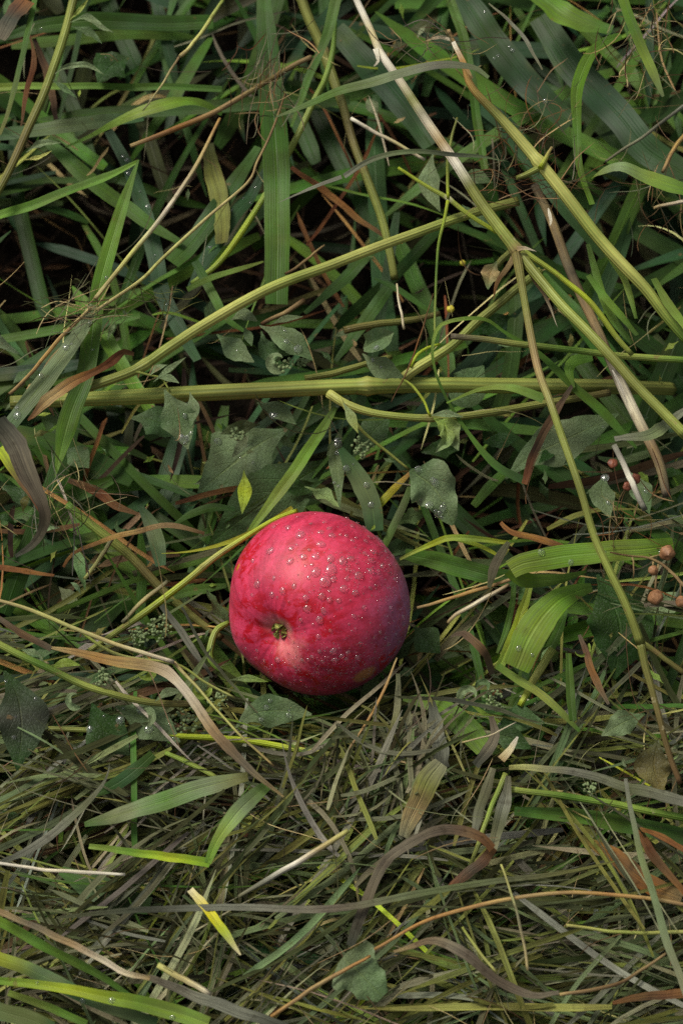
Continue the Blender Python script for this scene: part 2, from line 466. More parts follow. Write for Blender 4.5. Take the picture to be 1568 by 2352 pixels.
# ------------------------------------------------------------------ ground
def make_ground():
    k = 60; q = np.linspace(-1, 1, 2 * k + 1); q = np.sign(q) * (np.abs(q) * .7 + 39.3 * np.abs(q) ** 6)
    X, Y = np.meshgrid(q, q, indexing='ij')
    Z = .004 * np.sin(X * 37 + 1) * np.cos(Y * 29) + .003 * np.sin(X * 83 + Y * 61) - .090
    V = np.stack([X, Y, Z], -1).reshape(-1, 3)
    F = grid_faces(2 * k + 1, 2 * k + 1)
    return tag(link('ground', mesh_from('ground', V, F), 'soil'), kind='structure', label='soil coloured near black for the shade between the cut grass')
make_ground()

# ------------------------------------------------------------------ the apple
AR = 211 * KPX * 0.776
A_PX = (731, 1387); AZ = .057
A_C = at(A_PX[0], A_PX[1], AZ)
AR = 211.5 * KPX * depth(A_C)
to_cam = (CAM - A_C) / np.linalg.norm(CAM - A_C)
ax_r = np.cross(c_up, to_cam); ax_r /= np.linalg.norm(ax_r); ax_u = np.cross(to_cam, ax_r)
a_axis = -.535 * ax_r - .372 * ax_u; a_axis = a_axis + to_cam * math.sqrt(1 - a_axis @ a_axis)
a_x = ax_r - a_axis * (ax_r @ a_axis); a_x /= np.linalg.norm(a_x); a_y = np.cross(a_axis, a_x)
A_M = Matrix(((a_x[0], a_y[0], a_axis[0], A_C[0]), (a_x[1], a_y[1], a_axis[1], A_C[1]), (a_x[2], a_y[2], a_axis[2], A_C[2]), (0, 0, 0, 1)))
A_MI = A_M.inverted()
def apple_r(ph, th):
    """radius of the apple skin in units of its half width, polar angle from the blossom end"""
    lob = .016 * np.cos(5 * th + .6) * np.exp(-((ph - .75) / .5) ** 2) + .010 * np.cos(2 * th + 1.0) * np.sin(ph)
    r = 1.0 - .035 * np.cos(ph) ** 2 + lob + .012 * np.sin(3 * th + 2) * np.sin(ph) ** 2
    r = r - .185 * np.exp(-(ph / .20) ** 2) - .055 * np.exp(-(ph / .42) ** 2) + .02 * np.exp(-((ph - .62) / .25) ** 2)
    crk = np.exp(-((ph - .22) / .12) ** 2) * (.004 * np.cos(9 * th + 1) + .004 * np.cos(4 * th + 2))
    crk = crk - .030 * np.exp(-(((th - 2.0 + math.pi) % (2 * math.pi) - math.pi) / .16) ** 2) * np.exp(-((ph - .30) / .16) ** 2)
    crk = crk + .008 * np.sin(2.3 * ph + 1.7) * np.sin(4 * th + 2.4 * ph) * np.sin(ph) ** 2
    r = r + crk - .30 * np.exp(-((math.pi - ph) / .25) ** 2)
    return r
def apple_pt(ph, th):
    r = apple_r(ph, th) * AR
    return np.stack([r * np.sin(ph) * np.cos(th), r * np.sin(ph) * np.sin(th), r * np.cos(ph) * .97], -1)
def apple_local(u, v):
    """where the line of sight through a frame pixel meets the apple, in apple coordinates"""
    d = rays(u, v); d = d / np.linalg.norm(d); oc = CAM - A_C
    b_ = oc @ d; c_ = oc @ oc - AR ** 2; disc = max(b_ * b_ - c_, 0); p = CAM + d * (-b_ - math.sqrt(disc))
    q = A_MI @ Vector(p); l = q.length
    ph, th = math.acos(max(-1, min(1, q.z / l))), math.atan2(q.y, q.x)
    return ph, th
def apple_surf(ph, th):
    e = 1e-3
    p = apple_pt(np.array(ph), np.array(th)); a = apple_pt(np.array(ph + e), np.array(th)) - p; b_ = apple_pt(np.array(ph), np.array(th + e)) - p
    n = np.cross(a, b_); n /= np.linalg.norm(n)
    if n @ p < 0: n = -n
    return p, n
def apple_material():
    m, nt = new_mat('apple_skin'); b = NB(nt)
    oc = b.n('ShaderNodeTexCoord').outputs['Object']
    P = b.vmul(oc, (1 / AR,) * 3)
    x, y, z = b.sep(P)
    def near(u, v, r0, r1, jag=.0):
        ph, th = apple_local(u, v); p, _ = apple_surf(ph, th); p = p / AR
        nd = b.n('ShaderNodeVectorMath', operation='DISTANCE'); b.put(nd.inputs[0], P); nd.inputs[1].default_value = tuple(float(k) for k in p)
        d = nd.outputs['Value']
        if jag: d = b.math('ADD', d, b.math('MULTIPLY', b.math('SUBTRACT', b.noise(P, 5, 4, .6), .5), jag))
        return b.ramp(d, r0, r1, 1, 0)
    # streaks that run from the blossom end to the stalk end
    th = b.math('ARCTAN2', y, x)
    comb = b.n('ShaderNodeCombineXYZ'); b.put(comb.inputs[0], b.math('MULTIPLY', b.math('COSINE', th), 4.5)); b.put(comb.inputs[1], b.math('MULTIPLY', b.math('SINE', th), 4.5)); b.put(comb.inputs[2], b.math('MULTIPLY', z, 1.1))
    streak = b.noise(comb.outputs[0], 1.6, 5, .65)
    big = b.noise(P, 1.9, 4, .6); mid = b.noise(P, 6.0, 5, .65, .6); fin = b.noise(P, 28, 4, .7); grain = b.noise(P, 120, 2, .6)
    c = b.mix(b.ramp(streak, .38, .62), (.24, .002, .018), (.48, .014, .045))
    # orange-pink patch that paints the lit centre of the skin brighter
    c = b.mix(b.math('MULTIPLY', near(735, 1310, .05, .66, .25), .60), c, (.74, .055, .075))
    # waxy bloom, thick on one flank, rubbed off in patches
    plum = near(945, 1440, .42, 1.12, .40)
    patch = b.noise(P, 11, 8, .72, .8)
    bloomc = b.mix(plum, (.56, .050, .122), (.275, .135, .255))
    bloom = b.math('MULTIPLY', b.ramp(big, .30, .66, .45, .90), b.ramp(patch, .28, .72, .60, 1.15))
    bloom = b.math('MAXIMUM', bloom, b.math('MULTIPLY', plum, b.ramp(patch, .3, .7, .85, 1.2)))
    rub = b.ramp(b.noise(P, 5.5, 9, .74, 1.1), .49, .57)
    zone = near(650, 1500, .45, .85, .5)
    for q in ((560, 1290, .16, .42), (860, 1530, .14, .46), (560, 1420, .1, .38), (700, 1260, .05, .25), (700, 1545, .2, .5)):
        zone = b.math('MAXIMUM', zone, near(*q, .4))
    rub = b.math('MULTIPLY', rub, b.math('ADD', b.math('MULTIPLY', zone, .78), .22), clamp=True)
    bloom = b.math('MULTIPLY', bloom, b.math('SUBTRACT', 1.0, rub))
    c = b.mix(b.math('MULTIPLY', b.math('MULTIPLY', bloom, b.ramp(streak, .35, .65, .66, .92)), .90, clamp=True), c, bloomc)
    # darker wine red that puts the shade of the low flank into the skin
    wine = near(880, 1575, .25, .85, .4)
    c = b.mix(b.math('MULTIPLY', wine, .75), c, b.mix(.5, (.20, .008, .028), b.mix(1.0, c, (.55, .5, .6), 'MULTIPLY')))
    # rubbed streaks are pure saturated red
    c = b.mix(b.math('MULTIPLY', rub, .85), c, (.38, .0015, .007))
    # pale skin spreading out of the blossom end
    pal = b.math('MULTIPLY', near(655, 1505, .02, .30, .40), b.ramp(mid, .35, .6, .15, .65))
    c = b.mix(pal, c, (.78, .27, .25))
    pal2 = b.math('MULTIPLY', near(600, 1440, .03, .20, .2), .5)
    c = b.mix(pal2, c, (.66, .20, .22))
    basin = b.math('MULTIPLY', near(636, 1450, .05, .15, .1), .7)
    c = b.mix(basin, c, (.42, .17, .13))
    # pores
    vor = b.n('ShaderNodeTexVoronoi'); b.put(vor.inputs['Vector'], P); vor.inputs['Scale'].default_value = 15
    pore = b.math('MULTIPLY', b.ramp(vor.outputs['Distance'], .05, .12, 1, 0), .45)
    c = b.mix(pore, c, (.62, .16, .17))
    # two blemishes
    c = b.mix(near(547, 1304, .025, .055, .05), c, (.42, .16, .012))
    c = b.mix(b.math('MULTIPLY', near(836, 1552, .09, .17, .12), .95), c, (.40, .17, .06))
    speck = b.math('MULTIPLY', b.ramp(b.noise(P, 46, 3, .6), .58, .66), near(800, 1560, .3, .9, .3))
    c = b.mix(b.math('MULTIPLY', speck, .35), c, (.50, .22, .30))
    c = b.hsvm(c, .5, 1.0, b.math('MULTIPLY', b.ramp(grain, .3, .7, .88, 1.12), b.ramp(patch, .25, .75, .86, 1.14)))
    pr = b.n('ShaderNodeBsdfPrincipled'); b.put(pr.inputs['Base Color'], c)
    b.put(pr.inputs['Roughness'], b.math('ADD', b.math('MULTIPLY', bloom, .22), .34))
    pr.inputs['Specular IOR Level'].default_value = .35
    pr.inputs['Sheen Weight'].default_value = .05; pr.inputs['Sheen Roughness'].default_value = .4
    pr.inputs['Sheen Tint'].default_value = (.85, .75, .95, 1)
    pr.inputs['Subsurface Weight'].default_value = .10; pr.inputs['Subsurface Radius'].default_value = (.004, .001, .001); pr.inputs['Subsurface Scale'].default_value = .4
    b.put(pr.inputs['Normal'], b.bump(b.math('ADD', b.math('MULTIPLY', mid, .6), b.math('ADD', fin, b.math('MULTIPLY', grain, .5))), .25, .0004))
    out = b.n('ShaderNodeOutputMaterial'); nt.links.new(pr.outputs[0], out.inputs['Surface'])
    return m
MAT['apple'] = apple_material()
MAT['sepal'] = plain_material('sepal', (.12, .13, .025), (.36, .38, .08), 900, .8, .0006)
MAT['stalk'] = plain_material('apple_stalk', (.05, .03, .015), (.11, .07, .03), 500, .8)
def make_apple():
    root = bpy.data.objects.new('apple', None); col.objects.link(root); root.matrix_world = A_M; root.empty_display_size = .02
    tag(root, 'red apple beaded with water drops, nestled in the cut grass', 'apple'); MW['apple'] = A_M
    nph, nth = 150, 200
    ph = np.concatenate([np.linspace(.002, .8, 80), np.linspace(.81, math.pi - .002, nph - 80)]); th = np.linspace(0, 2 * math.pi, nth, endpoint=False)
    PH, TH = np.meshgrid(ph, th, indexing='ij')
    sk = link('skin', mesh_from('skin', apple_pt(PH, TH).reshape(-1, 3), grid_faces(nph, nth, True)), 'apple', root)
    # dried flower in the blossom end: five withered sepals and a tuft of stamens
    cal = bpy.data.objects.new('calyx', None); col.objects.link(cal); cal.parent = root
    p0, _ = apple_surf(.01, 0.0)
    for k in range(5):
        a = k * 1.2566 + .4; r0 = AR * .062; ln = AR * random.uniform(.15, .21)
        tilt = random.uniform(.15, .75); V = []
        n, mcol = 8, 5
        for i in range(n):
            t = i / (n - 1); wd = AR * .060 * (1 - t) ** .7 * (1 + .3 * math.sin(t * 3)) + 1e-5
            rr = r0 + ln * (math.sin(tilt * t * 1.7) * .45 - .22 * t); hh = ln * t * (1.0 - .25 * t)
            for j in range(mcol):
                s = j / (mcol - 1) * 2 - 1
                lx, ly, lz = rr + .35 * wd * s * s, wd * s, hh
                V.append((lx * math.cos(a) - ly * math.sin(a), lx * math.sin(a) + ly * math.cos(a), p0[2] + lz - .0006))
        link('sepal', mesh_from('sepal', V, grid_faces(n, mcol)), 'sepal', cal)
    Vs, Fs, base = [], [], 0
    for k in range(26):
        a = random.random() * 6.28; r = AR * .07 * math.sqrt(random.random()); h = AR * random.uniform(.05, .12); w = .00022
        bx, by = r * math.cos(a), r * math.sin(a); tx, ty = bx + random.uniform(-1, 1) * .0012, by + random.uniform(-1, 1) * .0012
        for q, (X, Y, Z, ww) in enumerate(((bx, by, p0[2] - .0004, w), (tx, ty, p0[2] + h, w * .7))):
            for j in range(4): Vs.append((X + ww * math.cos(j * 1.57), Y + ww * math.sin(j * 1.57), Z))
        for j in range(4): Fs.append((base + j, base + (j + 1) % 4, base + 4 + (j + 1) % 4, base + 4 + j))
        base += 8
    st = link('stamens', mesh_from('stamens', Vs, Fs), 'sepal', cal); st['kind'] = 'stuff'
    # short stalk, down in the hollow on the far side
    Vs = []
    for i in range(9):
        t = i / 8; zc = -AR * (.66 + .34 * t); rr = AR * .035 * (1 + .5 * t ** 4)
        for j in range(8): Vs.append((rr * math.cos(j * .785) + .002 * t * t, rr * math.sin(j * .785), zc))
    link('stalk', mesh_from('stalk', Vs, grid_faces(9, 8, True)[:, ::-1]), 'stalk', root)
    # water drops read off the photograph (pixels of a 1568-wide crop round the apple), then finer dew between them
    D = '''605,155,16 700,195,14 800,180,18 833,220,20 770,248,22 855,270,26 960,268,16 915,262,14 1008,300,16 1035,283,13 1005,200,18 538,228,24 440,228,20 622,272,38
    405,388,28 770,335,28 593,340,11 550,368,20 682,376,14 637,430,26 728,426,26 542,462,26 840,438,28 930,455,30 992,438,24 1097,395,20 1162,385,26 1142,452,20 1106,305,18 1135,275,18
    840,522,40 728,542,32 702,488,16 965,518,16 655,498,10 678,582,17 420,585,15 963,585,18 1047,562,34 1138,530,26 1225,492,20 1195,525,14 1275,482,12 1305,415,18 1255,380,18 796,608,40
    860,590,22 935,660,28 1020,690,22 572,646,19 487,678,28 400,705,24 303,632,26 654,728,24 772,718,28 828,742,22 898,748,18 1128,652,12 1310,588,16 685,690,9 830,680,10
    664,810,26 785,825,20 1082,797,18 1268,797,17 1008,862,16 755,892,28 612,898,15 438,726,12 530,758,11 853,1106,24 910,1140,22 958,1116,18 1024,1150,22 945,1165,20 860,1170,24
    755,1114,17 700,1160,17 672,1185,15 775,1186,13 625,1195,16 570,1248,12 338,1208,14 280,1130,13 218,1100,13 287,1180,12 1045,1050,13 1350,860,20 1355,915,16 1300,980,14 1225,1010,14 1245,1055,14
    1190,970,12 1320,1035,13 1220,280,20 1195,268,16 1105,190,20 1050,158,14 972,130,18 1240,300,16 1410,805,12 1395,880,12 265,710,12 283,465,17 705,925,10 745,1012,18 430,1205,20
    740,1275,14 820,1260,12 910,1275,13 620,1330,13 545,1350,11 660,1370,12 480,1290,12 690,1400,11 800,1380,11 870,1370,10 1000,1230,12 1080,1200,12 1150,1110,12 835,968,14'''
    for s in D.split():
        cx, cy, r = (float(k) for k in s.split(','))
        u, v = 489.2 + cx * .32, 1141.5 + cy * .32
        ph_, th_ = apple_local(u, v); p, n = apple_surf(ph_, th_)
        rr = r * .32 * KPX * .775 * 1.0
        wp = A_M @ Vector(p); wn_ = A_M.to_3x3() @ Vector(n)
        add_drop(root, np.array(wp) + np.array(wn_) * rr * .05, wn_, rr, random.uniform(.48, .68), random.uniform(.9, 1.35))
    VV, FF, k = [], [], 0
    sv, sf = DV[::1], DF
    tries = 0
    while k < 900 and tries < 20000:
        tries += 1
        u, v = random.uniform(515, 945), random.uniform(1170, 1600)
        if math.hypot(u - 731, v - 1387) > 208: continue
        dens = .05 + .75 * math.exp(-((u - 850) / 90) ** 2 - ((v - 1300) / 70) ** 2) + .95 * math.exp(-((u - 800) / 130) ** 2 - ((v - 1540) / 55) ** 2) + .5 * math.exp(-((u - 900) / 50) ** 2 - ((v - 1470) / 60) ** 2) + .35 * math.exp(-((u - 620) / 60) ** 2 - ((v - 1555) / 40) ** 2)
        if random.random() > dens: continue
        ph_, th_ = apple_local(u, v); p, n = apple_surf(ph_, th_)
        r = random.choice((.00017, .0002, .00026, .00032, .0004)) * random.uniform(.8, 1.15)
        q = Vector(n).to_track_quat('Z', 'Y').to_matrix()
        R = np.array(q)
        VV.append((sv * np.array([r, r, r * .6])) @ R.T + p); FF.append(sf + k * len(sv)); k += 1
    dw = link('dew', mesh_from('dew', np.vstack(VV), np.vstack(FF)), 'water', root); dw['kind'] = 'stuff'; dw['label'] = 'fine dew beads between the larger drops'
    return root
make_apple()

# ------------------------------------------------------------------ thick weed stems
s1 = stem('195,893 310,850 390,797 470,745 625,660 775,604 934,545 1064,497 1190,462', [23, 25, 25, 24, 22, 22], 'stemo>stemg>stemy>stemg>stemy>stemg>stemo',
          'thick pale green stem slanting up across the frame above the ridged horizontal stem', [8.4, 8.6, 8.8, 9.0], nodes=(.13,), nodecol='stemy')
for i, (p, w) in enumerate((('352,878 385,850 428,820', 14), ('362,868 390,868 412,880', 17), ('345,862 362,845 385,838', 16))):
    leaf(p, w, 'leafp', None, 8.6, parent=s1, part='leaflet', teeth=3)
stem('312,852 345,862 375,872 392,902', [6, 5, 4], 'stemg', None, [8.6, 8.4], parent=s1, part='leaf_stalk', sides=6)
s2 = stem('25,924 200,916 430,905 700,893 784,890 1000,884 1180,885 1360,887 1470,890,5.6 1540,893,4', [30, 36, 37, 36, 36, 34, 30], 'stemo>stemg>stemo>stemg>stemg>stemo>stemo',
          'ridged yellow-striped weed stem lying level above the apple, forked in two places', 7.2, ridge=.10, nodes=(.50,), nodecol='stemy')
stem('755,903 800,930 870,951 985,961 1100,951 1250,926 1400,902', [22, 17, 17, 18, 17, 16], 'stemy>stemg>stemo>stemo>stemb', None, [7.3, 7.6, 7.4], parent=s2, part='branch', nodes=(.36,))
stem('925,868 950,850 1034,797 1104,731 1172,674 1240,620', [26, 22, 21, 20, 19], 'stemy>stemg>stemo>stemg', None, [7.6, 8.0, 8.3], parent=s2, part='branch')
stem('942,842 958,815 982,798 1010,790', [8, 7, 6], 'ygreen', None, 8.0, parent=s2, part='side_shoot', sides=7)
stem('912,862 945,886 972,920 989,957', [6, 7, 6], 'stemg>ygreen', None, [8.6, 8.2], parent=s2, part='leaf_stalk', sides=7)
stem('780,912 800,950 835,992 880,1030 940,1080', [9, 8, 7, 6], 'stemy>stemg>olive', None, [8.0, 7.2], parent=s2, part='leaf_stalk', sides=7)
s3 = stem('812,-20 819,0 849,65 874,125 924,195 984,285 1044,370 1104,465 1174,560 1187,578', [15, 16, 17, 19, 21, 22, 23, 25, 26, 28], 'white>white>straw>white>pale>stemo>pale>tan>white>stemo>stemo>stemg>stemo',
          'jointed stem with bleached peeling top, splitting into three branches at a woody joint', [12.4, 12.0, 11.6], nodes=(.99,), nodecol='tan')
stem('1184,580 1204,690 1234,840 1264,925 1289,1000 1334,1130 1370,1250 1440,1400 1470,1478', [24, 17, 18, 18, 17, 17, 18, 20], 'stemb>stemo>tan>stemg>stemo>stemg>stemo', None, [11.6, 13.4, 13.2, 12.0], parent=s3, part='branch', nodes=(.995,), nodecol='stemg')
stem('1468,1474 1490,1560 1510,1640 1535,1730 1562,1800', [20, 15, 14, 13], 'stemo>stemb>brown', None, [12.0, 11.0], parent=s3, part='branch')
stem('1468,1472 1500,1495 1535,1520 1575,1550', [15, 12, 12], 'stemo>stemb', None, [12.0, 11.4], parent=s3, part='branch', sides=10)
stem('1192,582 1280,692 1380,795 1480,905 1575,1000', [25, 22, 23, 23, 24], 'stemo>stemg>stemo>stemg', None, [11.6, 12.4, 12.6], parent=s3, part='branch')
stem('1196,573 1284,635 1359,700 1409,765 1452,815', [16, 12, 13, 13, 11], 'stemg>ygreen>stemg', None, [11.4, 11.0, 10.4], parent=s3, part='branch', nodes=(.6,))
blade('1198,590 1225,640 1255,690 1281,752', [10, 9, 7, 0], 'brown>tan>pale', None, [11.6, 10.8], dry=True, parent=s3, part='dry_sheath')
blade('1182,585 1165,615 1140,650 1132,692', [16, 12, 9, 0], 'tan>brown>rust', None, [11.6, 10.4], dry=True, parent=s3, part='dry_sheath')
blade('1186,572 1205,570 1232,578', [12, 9, 0], 'tan>pale', None, 12.0, dry=True, parent=s3, part='dry_sheath')
blade('862,112 868,140 858,152', [12, 9, 2], 'white>pale', None, 12.3, dry=True, parent=s3, part='dry_sheath')
s4 = stem('1026,70 1034,88 1064,145 1084,200 1159,280 1244,380 1314,470 1364,535 1419,597 1480,662 1525,722 1580,785', [12, 15, 20, 26, 28, 29, 29, 28, 25, 24], 'tan>otan>stemo>stemy>stemy>stemg>stemy>stemg>mgreen',
          'stout yellow-green stem with broken brown top, running down beside the wispy hay', [12.6, 11.5, 10.4], nodes=(.42,), nodecol='stemy')
stem('1246,382 1215,398 1185,408', [18, 14, 10], 'stemg>stemo', None, 11.6, parent=s4, part='side_shoot', sides=9)
stem('1240,385 1253,362 1266,338', [13, 10, 6], 'ygreen>tan', None, 11.9, parent=s4, part='side_shoot', sides=8)
blade('1034,92 1010,85 978,94', [8, 10, 2], 'pale>tan', None, 12.6, dry=True, parent=s4, part='dry_sheath')
blade('1040,96 1062,140 1085,180', [9, 12, 3], 'white>otan>tan', None, 12.9, dry=True, parent=s4, part='dry_sheath')
stem('1034,772 1120,780 1209,792 1384,812 1580,828', [14, 15, 15, 16, 16], 'mauve>stemo>mgreen>stemg>mgreen', 'slim straight green stem crossing under the jointed stem, blunt grey cut end', 9.4)
s6 = stem('1226,425 1264,502 1300,600 1329,667 1369,752 1414,860 1454,945 1509,1057 1530,1140', [18, 22, 22, 22, 23, 26, 24, 20], 'mauve>tan>mauve>tan>mauve>pale>tan>gmauve', 'weathered brown-grey dead stem with a pale split, behind the jointed stem', [9.4, 8.6, 8.0], mat='dry')
blade('1405,850 1425,890 1440,930', [3, 9, 2], 'white>pale', None, 10.2, dry=True, parent=s6, part='split_bark')
blade('1258,478 1264,505 1262,518', [3, 9, 3], 'white>pale', None, 11.2, dry=True, parent=s6, part='split_bark')
stem('690,-10 712,50 740,112 784,235 809,320 849,425 879,510 899,600 906,642', [24, 24, 23, 20, 19, 20, 19, 18], 'olive>stemo>olive>stemb>stemo>stemg>olive', 'dull olive stem running down behind the slanting stem from the top edge', [6.0, 5.0, 4.2], nodes=(.2, .62))
stem('300,336 440,281 540,231 655,161 716,131', [9, 13, 12, 12, 11], 'tan>ored>tan>stemb>tan', 'orange-brown woody twig slanting over the grass, hooked pale end', [9.2, 9.6], name='twig', cat='twig', mat='dry', nodes=(.88,))
s9 = stem('172,-10 150,75 110,190 65,295 18,400 -15,460', [19, 20, 20, 19, 18], 'stemo>stemg>stemo>stemb>stemo', 'olive stem leaning out of the top corner, bearing small curled leaves', [9.0, 9.4])
for p, w, c_ in (('158,48 185,22 205,-5', 10, 'stemg'), ('160,52 200,40 232,62 262,75', 18, 'leafp'), ('165,60 205,75 235,100', 20, 'leafg'), ('120,175 150,155 200,150 240,172', 15, 'leafp'), ('118,180 150,205 178,225', 14, 'leafg'), ('60,350 95,330 140,328', 18, 'leafp'), ('52,368 90,362 120,346', 11, 'stemy')):
    leaf(p, w, c_, None, 9.2, parent=s9, part='leaflet', teeth=4, wave=.5, fold=.5)
stem('682,1173 646,1187 606,1208 497,1277 415,1345 320,1416 255,1462 205,1496', [10, 11, 13, 15, 16, 16, 15, 12], 'ygreen>ygreen>stemy>ygreen>stemg>stemo', 'bright yellow-green stem slipping behind the shoulder of the apple', [7.0, 6.2, 5.2, 5.6], nodes=(.45,), nodecol='stemb')
s12 = stem('-12,1475 50,1505 115,1536 200,1576 300,1606 380,1616 440,1617', [17, 17, 17, 16, 16, 15], 'stemg>mgreen>stemg>stemo>stemb', 'smooth green stem curving below the tan ribbon of dead grass', [7.8, 7.6, 7.0])
for p, w, c_ in (('115,1535 150,1522 185,1528', 22, 'lgreen'), ('105,1525 75,1500 50,1492', 24, 'leafp'), ('200,1575 235,1550 268,1540', 20, 'leafg'), ('355,1612 385,1590 425,1588', 22, 'leafp'), ('60,1508 95,1502 130,1495', 20, 'leafg')):
    leaf(p, w, c_, None, 7.6, parent=s12, part='leaflet', teeth=4, wave=.5)
stem('112,1672 200,1676 320,1684 435,1692 575,1703 715,1726 800,1738 880,1752', [11, 14, 13, 14, 15, 14, 12], 'olive>stemg>ygreen>ygreen>ygreen>stemy>stemg', 'bright lime stem lying level just below the apple', 6.4, nodes=(.78,), nodecol='stemb')
stem('155,1158 235,1226 310,1286 375,1356 450,1421 510,1468', [18, 22, 22, 21, 19, 16], 'mgreen>stemg>stemb>stemo>stemb', 'purple-tinged green stem slanting down towards the apple under the lime one', [5.2, 4.6, 4.2])
stem('526,1430 508,1438 493,1455 482,1500 492,1530 515,1545', [12, 15, 16, 17, 14, 9], 'lgreen>stemg>lgreen>mgreen', 'short hooked pale green stem curled against the side of the apple', [5.0, 5.2, 5.0])
stem('1172,1812 1334,1834 1484,1862 1580,1880', [14, 16, 17, 17], 'stemg>mgreen>lgreen>mgreen', 'straight green stem above a broad dark blade near the olive dead blade', 8.0)
stem('770,50 765,115 748,180 725,226 675,326 640,392 610,446 550,541 495,611 440,652', [9, 13, 14, 15, 15, 14, 14, 15, 14, 10], 'mgreen>lgreen>stemg>lgreen>ygreen>lgreen', 'long pale green stem passing behind the broad upright blade', [7.0, 6.0, 5.2, 5.0])
j = stem('914,385 984,430 1029,457 1079,495 1140,533', [7, 9, 12, 11, 10], 'ygreen>stemg>ygreen', 'thin lime stem with a pale joint crossing beneath the bleached jointed stem', [10.0, 9.6], nodes=(.5,), nodecol='pale', sides=8)
stem('1029,457 1026,400 1034,330 1048,270', [8, 8, 7, 5], 'ygreen>stemg>olive', None, [9.9, 10.4], parent=j, part='side_shoot', sides=7)
stem('1028,460 1020,510 1004,577 1000,680 998,768', [8, 7, 6, 6, 5], 'ygreen>mgreen>stemg', None, [9.9, 9.6, 9.2], parent=j, part='side_shoot', sides=7, nodes=(.36,))
stem('1160,1776 1130,1850 1105,1920 1076,1995', [13, 12, 11, 9], 'stemg>lgreen>stemg>olive', 'green stalk standing between two grey sheath strips', [8.2, 7.8])
stem('1269,1490 1248,1525 1224,1562 1192,1622', [20, 19, 17, 13], 'stemg>stemy>ygreen', 'yellow-green stalk beneath the wide green blade beside the seed pods', [6.4, 6.0])
stem('1110,640 1150,600 1190,560', [14, 15, 15], 'olive>stemo', 'short olive stem end tucked under the woody joint', 6.6)
stem('380,1728 420,1746 470,1772 520,1800', [10, 12, 12, 10], 'lgreen>stemg', 'short pale green stem below the dark toothed leaf', 7.0)
stem('790,760 860,745 940,735 1010,720', [18, 17, 15, 12], 'stemb>olive>stemb', 'shaded brown-olive stem behind the small curled leaf', 5.6)
stem('700,870 760,858 830,838 900,820', [15, 16, 14, 12], 'stemo>olive', 'dull stem half hidden just above the ridged stem', 6.0)

# ------------------------------------------------------------------ fresh grass blades
b1 = blade('319,368 302,420 285,470 250,575 220,690 200,850 165,950 125,1098', [4, 26, 34, 37, 40, 44, 46, 0], 'mgreen>bgreen>mgreen>green>bgreen', 'long green blade creased at the top, crossing the pale blade beaded with drops', [9.4, 9.2, 8.9, 8.6], fold=.22, roll=8, drops=3)
blade('318,370 255,402 190,430 80,472 -15,500', [8, 22, 24, 24, 22], 'bgreen>mgreen>bgreen', None, [9.4, 8.8, 8.4], parent=b1, part='folded_tip', fold=.5, roll=-10)
blade('216,700 185,760 150,815 90,895 40,955 5,1000', [20, 36, 40, 42, 40, 36], 'greyg>leafp>greyg>blue', 'grey-green blade carrying large water drops, crossing the creased blade', [9.6, 9.5, 9.2], fold=.10, roll=-6, drops=9)
blade('-10,95 60,72 130,56 200,48 350,53 490,50', [10, 30, 38, 37, 36, 30], 'dgreen>green>dgreen>green', 'wide dark blade lying level along the top edge', [5.2, 5.6], drops=3, fold=.2)
blade('-10,203 150,198 350,200 510,206', [19, 16, 17, 15], 'lgreen>mgreen>green', 'narrow level green blade under the leaning olive stem', 6.0, fold=.4)
blade('-10,312 60,303 125,296 250,279 330,268', [28, 36, 36, 33, 22], 'blue>greyg>blue', 'bluish level blade tucked under the arched bright blade', 6.0, roll=5)
blade('150,338 220,303 260,284 325,258 385,240 430,234 470,240 510,262', [3, 10, 16, 24, 32, 36, 34, 16], 'mgreen>bgreen>lgreen>bgreen>green', 'arched bright green blade humped over darker grass', [5.6, 7.4, 6.4], fold=.05, roll=14, twist=40)
blade('606,-10 614,100 625,250 634,400 636,590 636,700', [30, 52, 60, 62, 58, 52], 'green>dgreen>green>mgreen>green', 'broad upright green blade standing straight down behind the slanting stem', [6.6, 6.8, 6.4], fold=.15, roll=3)
blade('775,-10 758,60 735,120 710,176 670,292', [26, 24, 20, 17, 6], 'mgreen>green>mgreen', 'narrow green blade slanting from the top edge beside the pale stem', [8.0, 7.0], fold=.3)
blade('592,336 520,452 450,546 395,605', [18, 40, 46, 40], 'green>dgreen>green', 'broad dark blade slanting beneath the pale straws', 4.8)
blade('612,388 575,450 540,492 470,600 440,660', [14, 30, 34, 32, 20], 'dblue>blue>dblue', 'bluish dark blade sprinkled with dew beside the upright blade', 4.6, drops=10)
blade('112,325 190,400 280,466 350,520 418,560', [24, 38, 38, 30, 14], 'green>mgreen>green', 'short broad blade running down into the dark gap under the creased blade', 5.0)
blade('250,300 300,400 330,480 360,596 375,680 425,780 455,830', [20, 30, 36, 40, 38, 34, 20], 'dblue>blue>dblue>blue', 'long shaded blue-green blade dotted with dew, behind the crossing straws', [4.4, 4.2, 5.0], drops=14)
blade('635,270 700,242 784,206 909,173 1009,151 1084,156 1120,180', [4, 14, 22, 25, 24, 20, 8], 'greyg>mgreen>greyg>grey>greyg', 'grey-green blade bridging over both stout stems near the top', [11.6, 13.6, 13.2], fold=.1)
blade('1040,-30 1084,25 1134,100 1220,200 1309,290', [50, 62, 66, 62, 50], 'dblue>dgreen>dblue>dgreen', 'very broad dark blade with dew under the broken stem top', [4.6, 4.4], drops=9, fold=.12)
blade('1240,40 1309,150 1409,252 1484,342 1580,410', [54, 66, 70, 66, 60], 'dgreen>dblue>dgreen', 'very broad dark blade running down to the side edge', [4.2, 4.8], fold=.14)
blade('770,70 859,165 934,252 990,335', [44, 60, 60, 40], 'dgreen>dblue>dgreen', 'very broad dark blade behind the bleached stem top', 4.2)
